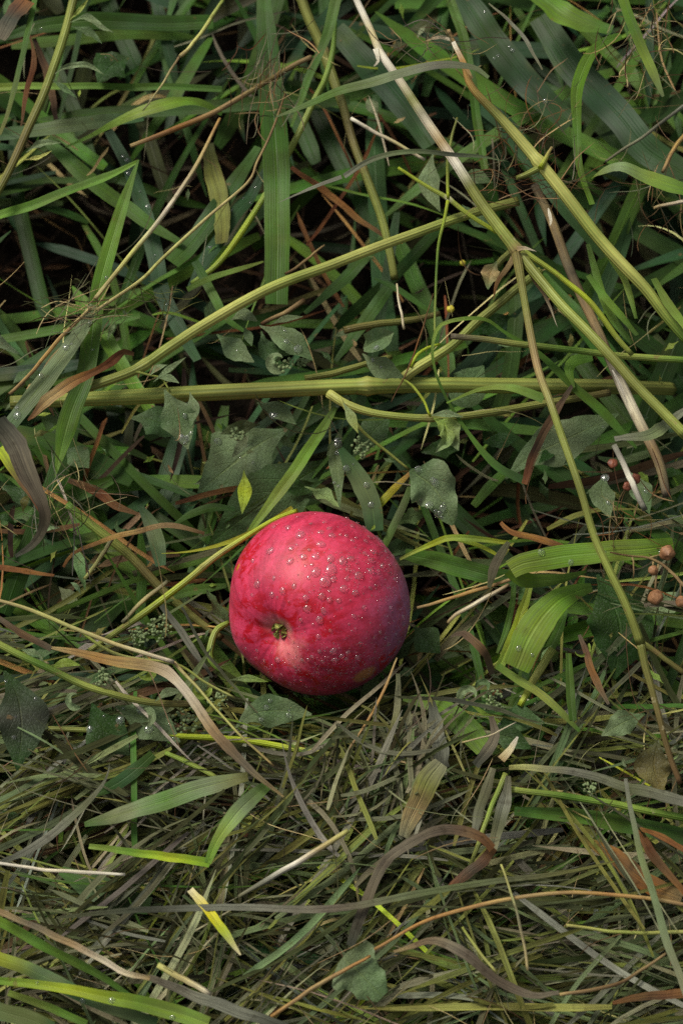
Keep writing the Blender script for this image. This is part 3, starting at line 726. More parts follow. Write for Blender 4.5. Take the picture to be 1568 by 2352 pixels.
blade('1090,230 1160,290 1230,385 1300,480 1390,590', [40, 46, 44, 40, 30], 'dblue>blue>dgreen', 'dark bluish blade shadowing the stout yellow-green stem', 6.6)
blade('1224,-20 1284,30 1330,52 1404,72', [50, 62, 54, 30], 'mgreen>bgreen>green', 'short wide lit blade at the top edge above the curved one', [6.4, 6.8])
blade('1425,84 1395,95 1359,122 1334,166 1321,222 1324,325 1334,402 1360,470', [14, 22, 30, 28, 22, 18, 16, 14], 'mgreen>bgreen>mgreen>bgreen', 'green blade curving round and down beside the wispy hay', [10.0, 10.4, 10.0], fold=.15)
blade('1358,408 1374,398 1424,384 1484,406 1580,440', [4, 22, 38, 38, 38], 'lgreen>leafp>lgreen>mgreen', 'pale green blade humped up at the side edge', [9.6, 10.8, 10.2], fold=.06, roll=18)
blade('1428,-10 1445,45 1470,105 1499,166 1522,222', [22, 24, 23, 22, 6], 'bgreen>mgreen>lgreen>greyg', 'drooping green blade in front of the dry seed head', [13.0, 12.0], fold=.2)
blade('1030,-10 1064,85 1080,180 1090,252 1112,390', [20, 24, 22, 22, 16], 'mgreen>green>mgreen', 'slim green blade running down between the stout stems', [7.0, 6.6])
blade('790,405 859,366 959,348 1084,358 1168,371', [12, 12, 11, 10, 0], 'grey>greyg>dgrey>greyg', 'thin grey curved blade strung across the jointed stem', [12.8, 13.2, 12.6], fold=.3)
blade('635,468 700,438 784,406', [0, 8, 10], 'grey', 'thin grey blade tip pointing down beside the upright blade', [11.6, 12.6])
blade('1204,1106 1134,1065 1064,980 1014,890 994,815 1004,760 1034,740 1109,735 1159,765 1234,810 1324,895 1384,945 1462,1028', [20, 18, 10, 7, 6, 8, 10, 8, 12, 18, 22, 22, 6], 'blue>mgreen>green>lgreen>mgreen>green>mgreen>green', 'narrow green blade looping round in a wide arch above the leaves', [7.4, 8.0, 9.0, 9.6, 9.0, 8.4, 8.0], fold=.2, roll=0)
blade('1025,926 1104,893 1174,892 1248,916', [4, 9, 18, 24], 'bgreen>lgreen>mgreen', 'short bright green blade lying over the ridged stem', [8.6, 8.8])
blade('772,936 735,995 700,1046 640,1131 590,1200 562,1240', [12, 26, 29, 28, 20, 8], 'mgreen>bgreen>lgreen>bgreen', 'bright straight blade slanting down to the shoulder of the apple', [6.6, 5.8, 5.0], fold=.3)
blade('782,1030 805,1070 829,1106 852,1160 860,1220', [14, 40, 48, 46, 40], 'blue>greyg>blue', 'blue-green blade with dew rising behind the top of the apple', [6.0, 5.0], drops=6, fold=.14)
blade('950,1095 930,1150 905,1205 880,1258', [10, 17, 18, 16], 'mgreen>greyg>mgreen', 'narrow green blade behind the dewy flank of the apple', [5.6, 4.6])
blade('942,1086 905,1122 870,1160 845,1190', [8, 16, 18, 15], 'otan>yellow>ygreen>ygreen', 'yellow-orange withered blade behind the apple', [5.4, 4.8])
blade('930,1272 1000,1288 1064,1306 1120,1320 1185,1330', [24, 40, 43, 42, 34], 'green>mgreen>green>dgreen', 'wide green blade lying level out from the flank of the apple', [5.2, 5.6], fold=.18)
blade('918,1284 974,1256 1010,1242 1039,1236 1104,1239 1168,1246', [6, 10, 14, 15, 12, 9], 'stemg>ygreen>lgreen>ygreen', 'thin yellow-green blade arched beside the apple', [5.4, 6.6, 6.4], fold=.3)
blade('1039,1236 1070,1244 1094,1251 1125,1265 1148,1280', [10, 10, 10, 9, 5], 'lgreen>ygreen', 'small yellow-green blade forking down from the arched one', [6.4, 6.0])
b35 = blade('1545,1250 1474,1261 1359,1271 1264,1281 1200,1292 1172,1308', [30, 46, 48, 50, 50, 44], 'bgreen>lgreen>bgreen>lgreen', 'bright green blade doubled back on itself beside the seed pods', [8.4, 9.2, 9.0, 8.6], fold=.08, roll=12, drops=5)
blade('1172,1306 1200,1330 1234,1334 1290,1328 1345,1312', [36, 34, 26, 18, 6], 'bgreen>mgreen>green', None, [8.6, 7.8, 7.4], parent=b35, part='folded_tip', roll=-25)
blade('1358,1350 1325,1358 1275,1385 1224,1446 1184,1535', [20, 46, 70, 76, 62], 'green>bgreen>lgreen>bgreen', 'wide bright green blade slanting below the doubled one', [7.2, 7.6, 7.2], fold=.16, roll=5, drops=3)
blade('1216,1342 1200,1395 1184,1446 1160,1500 1142,1538', [14, 22, 24, 23, 20], 'lgreen>ygreen>lgreen', 'yellow-green narrow blade standing beside the wide bright blade', [7.0, 6.6], fold=.3)
blade('1142,1530 1190,1562 1234,1588 1284,1632 1330,1680', [16, 20, 20, 16, 8], 'mgreen>stemg>green', 'green blade kinked away below the wide bright blade', [6.8, 6.6])
blade('925,1606 960,1608 1004,1622 1064,1668 1112,1722', [8, 38, 56, 58, 44], 'mgreen>bgreen>mgreen>bgreen', 'wide bright blade just below the flank of the apple', [5.6, 6.2], fold=.12, roll=10)
blade('1304,1500 1308,1585 1314,1655', [14, 21, 18], 'mgreen>green', 'short upright green blade under the seed pods', 6.6)
blade('1262,1490 1285,1440 1300,1400', [24, 22, 8], 'green>mgreen', 'short dull green blade half under the wide bright blade', 6.0)
blade('477,1982 500,1930 545,1866 580,1832 612,1806', [16, 26, 38, 38, 24], 'bgreen>lgreen>leafp>mgreen', 'bright green blade sharply bent upwards at a crease', [8.2, 8.4, 8.0], fold=.25, roll=0)
blade('205,1944 325,1961 440,1977 482,1984', [12, 17, 20, 22], 'lgreen>bgreen>ygreen>bgreen', 'narrow lime green blade lying level, ending at the sharp crease', 8.2, fold=.6, roll=10)
blade('195,1895 250,1880 310,1862 425,1822 500,1800 570,1786', [12, 36, 44, 44, 40, 22], 'green>leafp>mgreen>leafp>olive', 'broad green blade with brown edge above the bent bright blade', [7.2, 7.8], fold=.1, roll=12)
blade('352,1732 325,1757 280,1792 210,1832', [20, 32, 30, 6], 'green>blue>green', 'short pointed dark green blade below the dark toothed leaf', 7.0)
blade('140,2000 225,2042 290,2066 345,2082', [20, 60, 70, 40], 'green>leafg>dgreen', 'wide shaded green blade half buried under grey hay', 6.0)
blade('-10,2112 100,2172 200,2222 300,2288', [22, 22, 20, 10], 'bgreen>mgreen>green', 'dark green blade slanting in from the bottom corner, highest of four', 8.6)
blade('-10,2198 50,2220 100,2242 225,2302 360,2352', [30, 32, 32, 30, 26], 'ygreen>leafg>blue>greyg>blue', 'bluish blade with a yellow cut end in the bottom corner', 9.0, drops=3)
blade('-10,2249 150,2272 300,2298 400,2325 480,2352', [18, 20, 28, 38, 36], 'bgreen>ygreen>bgreen>lgreen', 'brightest yellow-green blade lying across the bottom corner', 9.6, drops=4, fold=.3)
blade('20,2280 70,2298 125,2318 200,2352', [14, 17, 18, 16], 'bgreen>mgreen', 'short green blade peeping from under the brightest corner blade', 8.8)
blade('-10,2318 30,2330 80,2345 120,2365', [36, 40, 40, 36], 'leafg>blue', 'wide bluish blade cut off by the bottom edge', 9.4)
blade('1180,1862 1334,1878 1484,1903 1580,1925', [20, 36, 40, 40], 'green>mgreen>dgreen', 'broad dark green blade under the straight green stem', 7.2)
blade('1434,1788 1464,1936 1504,2068 1534,2172 1575,2285', [8, 13, 16, 18, 16], 'grey>greyg>leafp>greyh', 'thin grey-green blade running steeply down the side edge', [9.6, 9.8])
blade('1168,1762 1309,1774 1434,1802 1580,1845', [12, 17, 24, 26], 'ystraw>grey>greyo>grey', 'long grey-green blade trailing sideways from the top of the sheath', [8.6, 8.8], dry=True)
blade('1580,935 1500,995 1410,1010', [10, 30, 14], 'grey>greyg>grey', 'frayed grey-green blade end at the side edge', 11.6, dry=True, fray=.3)
blade('860,640 905,660 950,690 985,715', [6, 14, 14, 8], 'dgreen>green', 'small shaded blade below the olive stem end', 5.0)
blade('560,760 520,730 480,660 448,600', [8, 20, 22, 18], 'green>mgreen>dgreen', 'curved green blade dipping under the slanting stem', 6.0)
blade('605,600 545,620 480,640 430,665', [4, 12, 14, 12], 'lgreen>mgreen', 'thin creased green blade beside the lower end of the upright blade', 6.4)
blade('700,720 770,660 830,600 880,545', [10, 26, 30, 18], 'dgreen>green', 'dark blade slanting in the gap below the olive stem', 3.8)
blade('770,830 800,790 850,720 900,650', [10, 28, 32, 26], 'dgreen>green>dgreen', 'dark shaded blade behind the curled small leaf', 4.0)
blade('1500,640 1535,700 1580,760', [16, 22, 20], 'mgreen>lgreen', 'green blade sheathing the end of the stout stem', 11.2)
blade('1350,560 1370,640 1400,720 1450,790', [10, 18, 20, 10], 'mgreen>bgreen>green', 'green blade hanging between the dead stem and the stout stem', 8.4)
blade('1318,890 1305,850 1320,828 1360,822', [4, 22, 28, 14], 'mgreen>bgreen>mgreen', 'small curled bright blade beneath the jointed stem branches', 8.6)

blade('1086,1162 1120,1122 1160,1082', [16, 25, 20], 'mgreen>green>mgreen', 'short green blade under the torn angular leaf', 5.6)
blade('1350,632 1385,680 1425,725 1462,770', [14, 18, 18, 10], 'mgreen>bgreen>green', 'green blade slanting down beside the stout stem towards the level stem', 9.4)
blade('1372,560 1405,600 1435,646 1460,732', [8, 15, 16, 8], 'bgreen>lgreen>mgreen', 'slim pale blade hanging off the stout stem', 10.0)
blade('1180,1330 1175,1390 1160,1450 1140,1500', [10, 14, 14, 6], 'green>mgreen', 'slim green blade in the shade beside the yellow-green blade', 5.8)
blade('400,1205 440,1180 490,1165 540,1170', [6, 18, 20, 10], 'green>dgreen', 'dull green blade above the brown arching blade', 4.8)
blade('320,1160 345,1200 362,1250 370,1300', [10, 34, 38, 24], 'blue>greyg>blue', 'bluish grey blade standing behind the brown arching blade', 5.0)
blade('520,1345 470,1352 420,1362 370,1385', [10, 24, 22, 10], 'green>mgreen>green', 'shaded green blade meeting the flank of the apple beside the lime stem', 4.6)

# ------------------------------------------------------------------ broad weed leaves
leaf('378,895 400,940 418,985 432,1032', 82, 'leafp>leafg>leafp', 'toothed grey-green leaf hanging over the ridged stem, drops on it', [8.2, 7.4], drops=9, teeth=4)
leaf('436,900 445,940 438,980', 30, 'leafp>leafg', 'small narrow leaf hanging beside the larger toothed one', 8.0)
leaf('596,748 640,770 680,795 718,828', 64, 'leafp>leafg', 'neat oval leaf in the cluster above the ridged stem', [8.4, 7.8], drops=4)
leaf('498,768 525,790 552,812 584,832', 52, 'leafg>leafp', 'lobed leaf at the lower edge of the small leaf cluster', 7.6, drops=2)
leaf('530,735 560,722 592,738', 30, 'leafp', 'little leaf at the top of the small leaf cluster', 8.0)
leaf('622,745 655,732 696,727', 16, 'leafp', 'slender leaf sticking out sideways from the small leaf cluster', 8.2, teeth=0)
leaf('600,760 612,800 650,850', 42, 'leafg>leafd', 'dark folded leaf under the neat oval one', 7.0, wave=.5)
leaf('560,750 572,775 578,795', 24, 'leafg', 'tiny leaf in the middle of the small leaf cluster', 7.8)
leaf('834,800 860,785 904,764', 52, 'leafp>leafg>leafp', 'small curled leaf with upturned end above the ridged stem', [8.6, 9.4, 9.0], fold=.7, drops=2, teeth=2)
leaf('832,812 860,836 890,850 928,868', 50, 'leafp>leafg', 'grey-green leaf resting on the ridged stem where it forks', [8.8, 8.6], drops=3)
leaf('940,1080 985,1110 1015,1150 1040,1206', 120, 'leafg>leafp>leafg', 'torn angular leaf hanging above the apple, beaded with drops', [7.4, 6.4], drops=14, teeth=0, wave=.3, prof=[.05, .35, .9, 1.0, .82, .86, .62, .55, .40, .30, .06])
leaf('1160,1100 1215,1050 1290,1015 1420,950', 105, 'leafg>leafp>leafg', 'big grey leaf with brown decay behind the looping blade', [4.6, 5.0], drops=6, teeth=3)
leaf('660,985 600,1020 540,1065 456,1130', 165, 'leafg>leafp>leafg', 'large lobed grey-green leaf in the shade above the apple', [3.6, 3.0], drops=6, teeth=4, tooth=.10)
leaf('768,1050 690,1100 600,1160 480,1250', 150, 'leafd>leafg>leafd', 'large dark green leaf tucked behind the apple', [4.2, 3.8], teeth=2)
leaf('560,1080 562,1120 556,1180', 34, 'lgreen>ygreen>lgreen', 'small yellowish leaf lying on the shaded lobed leaf', 5.6, teeth=0)
leaf('590,925 640,945 680,975', 44, 'leafp>leafg', 'oval leaf just under the ridged stem', 6.4, drops=4, teeth=2)
leaf('150,1030 180,1050 205,1075', 62, 'leafg', 'rounded dull leaf beside the tip of the creased blade', 5.4, teeth=3)
leaf('300,960 345,965 420,1000', 80, 'leafg>leafd', 'shaded leaf behind the hanging toothed leaf', 5.0, teeth=3)
leaf('994,352 985,400 990,440 1010,486', 50, 'leafp>greyg', 'smooth grey-green oval leaf behind the thin jointed stem', 8.0, teeth=0)
leaf('1054,415 1090,405 1130,420', 36, 'greyg>leafg', 'small grey leaf beside the bleached stem', 7.6, teeth=2)
leaf('1060,470 1090,500 1130,530', 40, 'leafg', 'small dull leaf under the slanting stem end', 7.0, teeth=2)
leaf('1140,600 1125,630 1120,665', 44, 'leafg>tan>leafg', 'withered browning leaf hanging under the woody joint', 9.0, wave=.6, fold=.5)
leaf('540,1672 580,1640 640,1632 716,1640', 76, 'leafp>leafg>leafp', 'pointed pale leaf with drops right below the apple', [6.6, 6.2], drops=9, teeth=3)
leaf('212,1615 230,1660 260,1695 298,1735', 100, 'leafd>dgreen>leafg', 'dark glossy toothed leaf under the smooth curving stem', [7.0, 6.4], drops=4, teeth=3)
leaf('265,1622 310,1640 360,1665 414,1704', 92, 'leafg>leafp', 'green leaf with drops overlapping the dark toothed one', [6.8, 6.4], drops=9, teeth=3)
leaf('525,1562 570,1558 616,1566', 17, 'leafp>lgreen', 'small slim leaf against the underside of the apple', 5.2, teeth=0)
leaf('10,1540 40,1600 50,1680 40,1770', 120, 'leafd>dgrey>leafd', 'large limp grey leaf drooping at the side edge', [7.0, 6.4], drops=5, teeth=3)
leaf('785,2200 810,2220 840,2250 878,2290', 120, 'leafp>leafg', 'lone grey-green leaf with a bite out of it among bottom hay', [8.6, 8.2], teeth=2, tooth=.3, prof=[.25, .7, .95, 1, .9, .95, .5, .62, .55, .5, .25])
leaf('1370,1320 1400,1380 1420,1450 1410,1560', 160, 'leafd>dgreen>leafd', 'large dark leaf in the shade under the seed pods', [5.0, 4.6], teeth=3)
leaf('1390,1090 1380,1130 1400,1190', 60, 'leafg>leafp', 'grey leaf with drops below the red seeds', 6.6, drops=4)
leaf('1440,1080 1465,1120 1490,1180', 56, 'leafp>leafg', 'grey leaf beside the bleached stick', 7.0, drops=3)
leaf('985,955 1025,950 1064,958', 18, 'leafp', 'slim leaf lying along the lower fork of the ridged stem', 8.2, teeth=0)
leaf('995,960 1030,985 1052,1035', 52, 'lgreen>leafp', 'curled pale leaf tuft at the lower fork of the ridged stem', 8.0, wave=.7, fold=.6)
leaf('1020,970 1024,1010 998,1040', 30, 'lgreen>leafp', 'narrow hooked pale leaf beside the curled tuft', 8.2, wave=.6, fold=.8)
leaf('788,925 805,955 822,995', 24, 'leafp>stemg', 'small leaf on the stalk dropping from the fork', 8.4, teeth=2)
leaf('790,960 770,1040 775,1090 780,1170', 34, 'leafg>greyg>leafg', 'long narrow dew-covered leaf above the apple', 5.4, teeth=2, drops=8)
leaf('1045,860 1060,900 1110,840', 90, 'leafg', 'dull shaded leaf behind the ridged stem', 5.2, teeth=3)
leaf('1140,1670 1180,1650 1250,1660', 60, 'leafd>leafg', 'dark leaf among hay below the wide bright blade', 5.8, drops=3)
leaf('1110,1690 1160,1690 1220,1720', 54, 'leafg>leafd', 'dull toothed leaf beside the frayed cream straw', 6.2)
leaf('1480,1640 1430,1660 1380,1690', 60, 'leafg>leafp', 'limp green leaf beside the lower end of the forked stem', 7.0, wave=.4)
leaf('900,950 850,1000 830,1040', 70, 'leafd>leafg', 'dark leaf beneath the dropping stalk', 5.0)
leaf('950,1440 980,1470 1010,1500', 70, 'leafg>leafd', 'dull leaf beside the flank of the apple', 4.6)
leaf('300,130 260,150 225,190', 90, 'leafd>dgreen', 'dark toothed leaf near the leaning olive stem', 6.4, drops=2)
leaf('1510,1700 1500,1760 1520,1820', 90, 'dolive>stemb', 'brown-green withered leaf at the lower end of the forked stem', 8.0, wave=.4)

# ------------------------------------------------------------------ straws, twigs and dead blades
straw('506,273 450,380 370,500 295,592 220,688', [7, 10, 11, 11, 10], 'otan>straw>pale>ystraw>straw', 'thick pale yellow straw slanting across the upper grass', [10.0, 10.2, 10.2])
straw('655,215 620,312 590,372 567,420 470,506 370,597 320,646 222,712', [4, 6, 6, 7, 8, 8, 8, 8], 'brown>tan>straw>ystraw>straw', 'thin bent straw running below the thick pale one', [10.4, 10.0, 10.2])
straw('208,706 135,782 75,852 22,905', [8, 9, 9, 8], 'straw>otan>tan', 'tan straw continuing down from the hay knot', [10.4, 9.8])
straw('806,272 884,316 934,343 976,366', [9, 9, 8, 7], 'white>pale>straw>pale', 'short bleached straw with a split end near the bleached stem', [9.4, 9.0])
straw('-10,1378 80,1404 170,1441 270,1481 400,1521', [8, 10, 10, 10, 10], 'straw>ystraw>straw>pale', 'yellow straw lying above the tan ribbon of dead grass', [9.2, 9.0])
straw('400,1521 480,1610 550,1686 628,1760', [9, 6, 6, 5], 'straw>ystraw>tan', 'straw bent steeply down beside the tan ribbon', [8.8, 8.2])
straw('180,1446 275,1505 400,1525 470,1565 540,1602', [6, 8, 7, 6, 5], 'lgreen>ystraw>stemg>ystraw', 'pale green straw sharing the tan ribbon path towards the apple', [8.6, 7.6])
blade('118,1488 190,1506 275,1521 365,1531 405,1556 450,1616 500,1691 560,1756 650,1832', [6, 20, 26, 26, 20, 22, 22, 16, 4], 'tan>otan>tan>pale>tan>gmauve>tan', 'tan ribbon of dead grass bent in the middle', [9.6, 9.6, 9.4, 8.6], dry=True, fold=.1)
blade('0,1420 50,1455 118,1490', [10, 16, 14], 'mauve>brown>mauve', 'purplish dead blade leading into the tan ribbon', 9.2, dry=True)
straw('800,1908 750,1938 700,1970 620,2018 548,2060', [11, 14, 14, 13, 8], 'ystraw>straw>white>grey>greyh', 'thick pale straw with a bleached middle below the lime stem', [8.6, 8.4])
straw('-10,1982 60,1991 145,2001 288,2008', [7, 8, 9, 6], 'white>pale>white', 'chalk white straw lying level at the side edge', 9.0)
blade('436,2044 480,2096 520,2147 552,2194', [16, 22, 20, 4], 'cream>yellow>ygreen>cream', 'stubby yellow and cream grass base near the bottom', 8.8, dry=True, fold=.5)
straw('362,2218 410,2243 450,2265 485,2284', [14, 15, 15, 12], 'ystraw>straw>pale', 'short chopped yellow straw near the bottom', 8.6)
straw('859,2181 984,2113 1134,2071 1309,2051 1484,2063 1580,2078', [6, 9, 10, 9, 9, 9], 'otan>otan>tan>otan>tan', 'long arched orange straw across the bottom hay', [8.8, 9.2, 9.0])
blade('804,2170 825,2110 849,2047 880,1990 914,1957 999,1912 1064,1906 1110,1922 1132,1948', [20, 24, 25, 24, 22, 22, 24, 26, 24], 'dgrey>mauve>gmauve>mauve>rust', 'brown-grey ribbon arched like a hoop in the bottom hay', [8.0, 8.8, 9.4, 9.2, 8.8], dry=True, roll=10)
blade('1132,1946 1110,1978 1084,1997 1029,2040', [22, 26, 24, 10], 'rust>mauve>rust', 'reddish dead blade folded back under the hooped ribbon', 8.4, dry=True)
blade('1012,1752 985,1790 964,1832 945,1870 926,1922', [34, 56, 50, 42, 24], 'greyh>olive>tan>greyh', 'wide olive-grey dead blade standing below the bright blade', [8.4, 7.8], dry=True, fold=.12)
blade('1131,1764 1118,1810 1100,1860 1085,1930', [14, 24, 22, 12], 'greyh>greyo>grey', 'grey sheath strip split from the green stalk, inner side', [8.0, 7.8], dry=True)
blade('1166,1782 1160,1830 1145,1890 1130,1950', [12, 30, 30, 20], 'greyh>grey>greyo>greyh', 'broad grey sheath strip with pale midrib beside the green stalk', [8.4, 8.0], dry=True, fold=.3)
blade('130,2105 250,2092 350,2086 550,2088 784,2086 984,2047 1134,2022 1300,2000 1409,1981', [6, 13, 16, 16, 17, 16, 14, 11, 4], 'greyo>dgrey>grey>gmauve>greyg>greyo>olive', 'very long grey blade stretched level through the bottom hay', [8.6, 8.9, 8.6], dry=True)
blade('-10,2090 90,2131 200,2187 275,2226 345,2243', [14, 14, 16, 15, 12], 'tan>gmauve>tan>pale>tan', 'tan dead stem slanting above the green corner blades', 9.4, dry=True, fold=.5)
blade('340,2242 450,2290 575,2330 660,2360', [14, 24, 26, 22], 'gmauve>grey>dgrey', 'grey dead blade running out through the bottom edge', 9.0, dry=True)
blade('904,2184 950,2168 999,2163 1064,2192 1144,2252 1224,2282 1284,2284', [6, 14, 24, 24, 22, 18, 10], 'tan>gmauve>mauve>gmauve', 'purplish grey blade humped over the bottom hay', [8.6, 9.2, 8.8], dry=True)
straw('1284,2284 1409,2262 1470,2230 1528,2190', [8, 9, 8, 6], 'tan>brown>tan', 'brown straw curving up near the bottom corner', 8.8)
blade('1405,2303 1484,2288 1580,2281', [8, 20, 22], 'rust>brown>rust', 'rust red dead blade at the bottom side corner', 8.4, dry=True)
straw('622,2336 700,2282 784,2232 850,2195', [9, 10, 10, 7], 'otan>tan>otan', 'orange-tan straw slanting at the bottom edge', 8.8)
straw('1299,2126 1434,2141 1580,2141', [7, 9, 9], 'ystraw>stemg>ystraw', 'pale yellow straw lying level under the arched orange one', 8.6)
straw('1150,1985 1175,2060 1200,2150 1212,2230', [5, 6, 7, 6], 'ystraw>greyh>straw', 'thin yellowish straw standing steeply over the orange straw', 9.4)
straw('1060,2130 1100,2185 1140,2235', [6, 8, 6], 'stemg>ystraw', 'short green-yellow straw crossing the humped grey blade', 9.0)
blade('1336,1920 1380,1950 1424,1977 1484,2028 1565,2062', [10, 36, 44, 44, 24], 'olive>ored>brown>ored>tan', 'rotting orange-brown leaf blade with green traces', 7.4, dry=True, fray=.12)
blade('1466,1904 1485,1940 1504,1972 1580,2062', [16, 22, 16, 12], 'rust>brown>rust', 'rust brown blade kinked down at the side edge', 8.4, dry=True)
blade('1468,1904 1510,1918 1580,1958', [10, 14, 12], 'ored>rust', 'thin rusty blade spreading out from the kinked one', 8.6, dry=True)
blade('250,1750 247,1775 235,1808 190,1857 100,1928 0,1985', [0, 10, 18, 20, 18, 12], 'grey>greyo>grey>dgrey', 'grey curved dead blade ending in a point near the dark leaves', [8.8, 8.4], dry=True)
blade('310,812 285,806 262,822 230,846 150,892 62,962', [8, 20, 16, 26, 28, 4], 'brown>rust>ored>tan>rust', 'curled rust brown dead blade lying over the crossing green blades', [9.8, 10.4, 10.0], dry=True, fold=.3)
blade('-10,965 40,1040 85,1130 105,1190 80,1240 40,1275', [52, 52, 44, 26, 20, 8], 'dgrey>gmauve>mauve>dgrey', 'limp grey-purple blade curling down at the side edge', [11.4, 10.6, 9.0], dry=True)
blade('0,1030 30,1075 60,1120 95,1180', [26, 22, 14, 4], 'ygreen>brown>rust', 'yellowing blade under the limp grey-purple one', 9.4, dry=True)
blade('148,1305 170,1275 215,1250 320,1216 400,1208 468,1228', [6, 9, 12, 13, 13, 8], 'rust>otan>tan>brown', 'brown dead blade arching towards the apple', [6.6, 7.2, 6.0], dry=True)
blade('-10,1301 60,1312 125,1322', [12, 14, 6], 'rust>ored>rust', 'rust coloured blade tip lying level at the side edge', 7.6, dry=True)
blade('158,1104 225,1130 265,1160 318,1182', [12, 24, 20, 6], 'brown>rust>brown', 'dark rust blade below the tip of the creased blade', 7.0, dry=True)
straw('385,1335 330,1380 280,1430', [9, 10, 8], 'greyh>straw>greyh', 'faded straw crossing under the lime stem', 5.4)
straw('262,1230 235,1275 195,1330', [10, 10, 8], 'greyh>ystraw', 'faded chopped straw above the lime stem', 5.6)
blade('372,1390 440,1486 488,1556', [12, 17, 6], 'dgrey>grey>dgrey', 'dark grey blade pointing down beside the hooked stem', [6.2, 5.8], dry=True)
blade('415,1395 470,1490 520,1555 590,1640', [5, 8, 7, 3], 'dgrey>greyo', 'thin dark blade crossing down below the hooked stem', [7.0, 6.6], dry=True)
blade('880,1600 960,1600 1034,1606 1134,1632 1240,1658', [4, 9, 10, 10, 3], 'dolive>dgrey>greyo', 'dark thin dead blade curved level below the apple', [6.8, 7.2], dry=True)
blade('1129,1548 1120,1515 1104,1490 1064,1455 1035,1462', [14, 20, 22, 18, 4], 'mauve>brown>mauve', 'brown-purple dead blade curled over beside the yellow-green blade', [6.4, 7.4, 6.8], dry=True)
straw('957,1396 1064,1366 1180,1328', [7, 9, 8], 'tan>otan>tan', 'tan straw pointing at the flank of the apple, upper of two', 6.6)
straw('1028,1432 1045,1412 1104,1380 1168,1342', [8, 10, 11, 8], 'tan>pale>tan', 'stouter tan straw just below the one pointing at the apple', 6.8)
blade('1149,1200 1170,1220 1214,1232 1322,1264', [8, 14, 15, 6], 'rust>ored>brown', 'shrivelled orange-brown blade above the doubled green blade', [7.0, 7.4], dry=True, fray=.2)
blade('1168,1245 1148,1275 1134,1302 1122,1350', [10, 22, 22, 10], 'greyo>mauve>greyo', 'grey-brown blade standing beside the fold of the doubled blade', 7.0, dry=True)
blade('1316,884 1272,952 1232,1022 1204,1112', [8, 18, 20, 14], 'mauve>brown>dbrown>rust', 'dark brown limp blade lying over the big grey leaf', [8.6, 7.6], dry=True)
blade('1329,1458 1345,1500 1359,1542 1396,1618', [8, 16, 17, 6], 'mauve>rust>mauve', 'purplish brown blade hanging below the seed pods', 7.4, dry=True)
straw('912,1511 895,1555 874,1602 838,1664 798,1728', [4, 7, 7, 6, 5], 'tan>otan>tan', 'thin orange straw leaning past the bottom of the apple', [7.4, 7.2])
blade('914,1548 914,1590 909,1636 895,1690 872,1760', [10, 15, 15, 13, 8], 'greyo>greyh>olive>greyh', 'olive-grey dead blade standing below the apple flank', [6.6, 7.2], dry=True, fray=.2)
blade('992,1612 1000,1660 1008,1710 1016,1765', [16, 34, 38, 34], 'dgrey>grey>dgrey', 'crushed weathered grey stalk beside the wide bright blade', 7.0, dry=True, fray=.35, fold=.4)
blade('1127,1645 1136,1690 1118,1725 1090,1758', [12, 22, 26, 20], 'mauve>gmauve>dgrey', 'purple-grey dead blade bent beside the crushed grey stalk', 7.6, dry=True)
blade('1188,1692 1172,1720 1150,1745', [4, 18, 20], 'white>cream>tan', 'frayed cream straw end', 8.4, dry=True, fray=.5)
straw('1184,1660 1120,1690 1060,1706', [2, 4, 4], 'pale>straw', 'fine pale straw above the frayed cream one', 8.4)
straw('911,652 916,694 928,756', [4, 6, 6], 'cream>pale>cream', 'tiny white splinter hanging in the dark gap', 9.0)
straw('994,674 954,804 899,924', [2, 4, 2], 'brown>rust>brown', 'hair-thin dark red straw across the fork of the ridged stem', 9.4)
stem('1409,1022 1444,1095 1480,1172', [13, 14, 13], 'grey>white>grey', 'bleached grey stick below the forked stem', [10.6, 10.2], name='twig', cat='twig', mat='dry')
straw('1580,462 1530,470 1500,478', [10, 9, 7], 'pale>tan', 'pale chopped straw at the side edge', 10.4)
straw('1580,300 1545,345 1520,395', [11, 10, 8], 'otan>tan', 'orange chopped straw in the hay at the side edge', 9.6)
straw('1580,235 1480,310 1388,372', [8, 8, 6], 'grey>greyh', 'grey straw slanting across the broad dark blade', 9.0)
blade('1122,8 1165,45 1200,85 1245,160', [4, 9, 10, 3], 'greyh>grey>greyh', 'grey arching dead blade below the top edge', 11.4, dry=True)
straw('512,0 470,65 430,115 412,130', [8, 10, 9, 8], 'stemg>ystraw>straw', 'pale straw with a joint at the top edge', 9.6, nodes=(.95,))
straw('412,130 385,175 350,225 330,255', [6, 5, 4, 3], 'tan>straw>greyh', 'thin straw dropping from the jointed one', 9.4)
blade('0,90 25,45 60,0', [30, 46, 50], 'gmauve>dgrey>rust', 'grey-purple dead blade cutting the top corner', 10.0, dry=True)
blade('82,-10 55,120 25,230 0,310', [12, 14, 13, 8], 'mgreen>green>olive', 'long thin green blade leaning down the side edge', [9.8, 9.4])
blade('70,80 78,140 62,215 48,290', [4, 14, 12, 3], 'brown>rust>brown', 'rust brown blade hanging beside the long thin green one', 8.0, dry=True)
blade('80,90 105,160 122,220 130,275', [10, 18, 18, 10], 'dbrown>brown>dbrown', 'dark brown dead blade behind the leaning olive stem', 5.0, dry=True)
blade('478,330 490,395 505,460 512,560', [22, 44, 42, 30], 'dolive>olive>stemo>olive', 'stained olive dead blade behind the thick pale straw', 4.8, dry=True)
blade('670,385 720,420 784,470 880,545', [10, 18, 16, 8], 'rust>ored>brown', 'orange-brown dead blade behind the upright blade', 4.4, dry=True)
straw('745,563 700,600 655,630', [4, 7, 7], 'tan>brown', 'short brown straw above the slanting stem', 8.0)
straw('700,690 650,720 600,745', [13, 11, 9], 'brown>tan>brown', 'stubby cut brown twig above the small leaf cluster', 6.8)

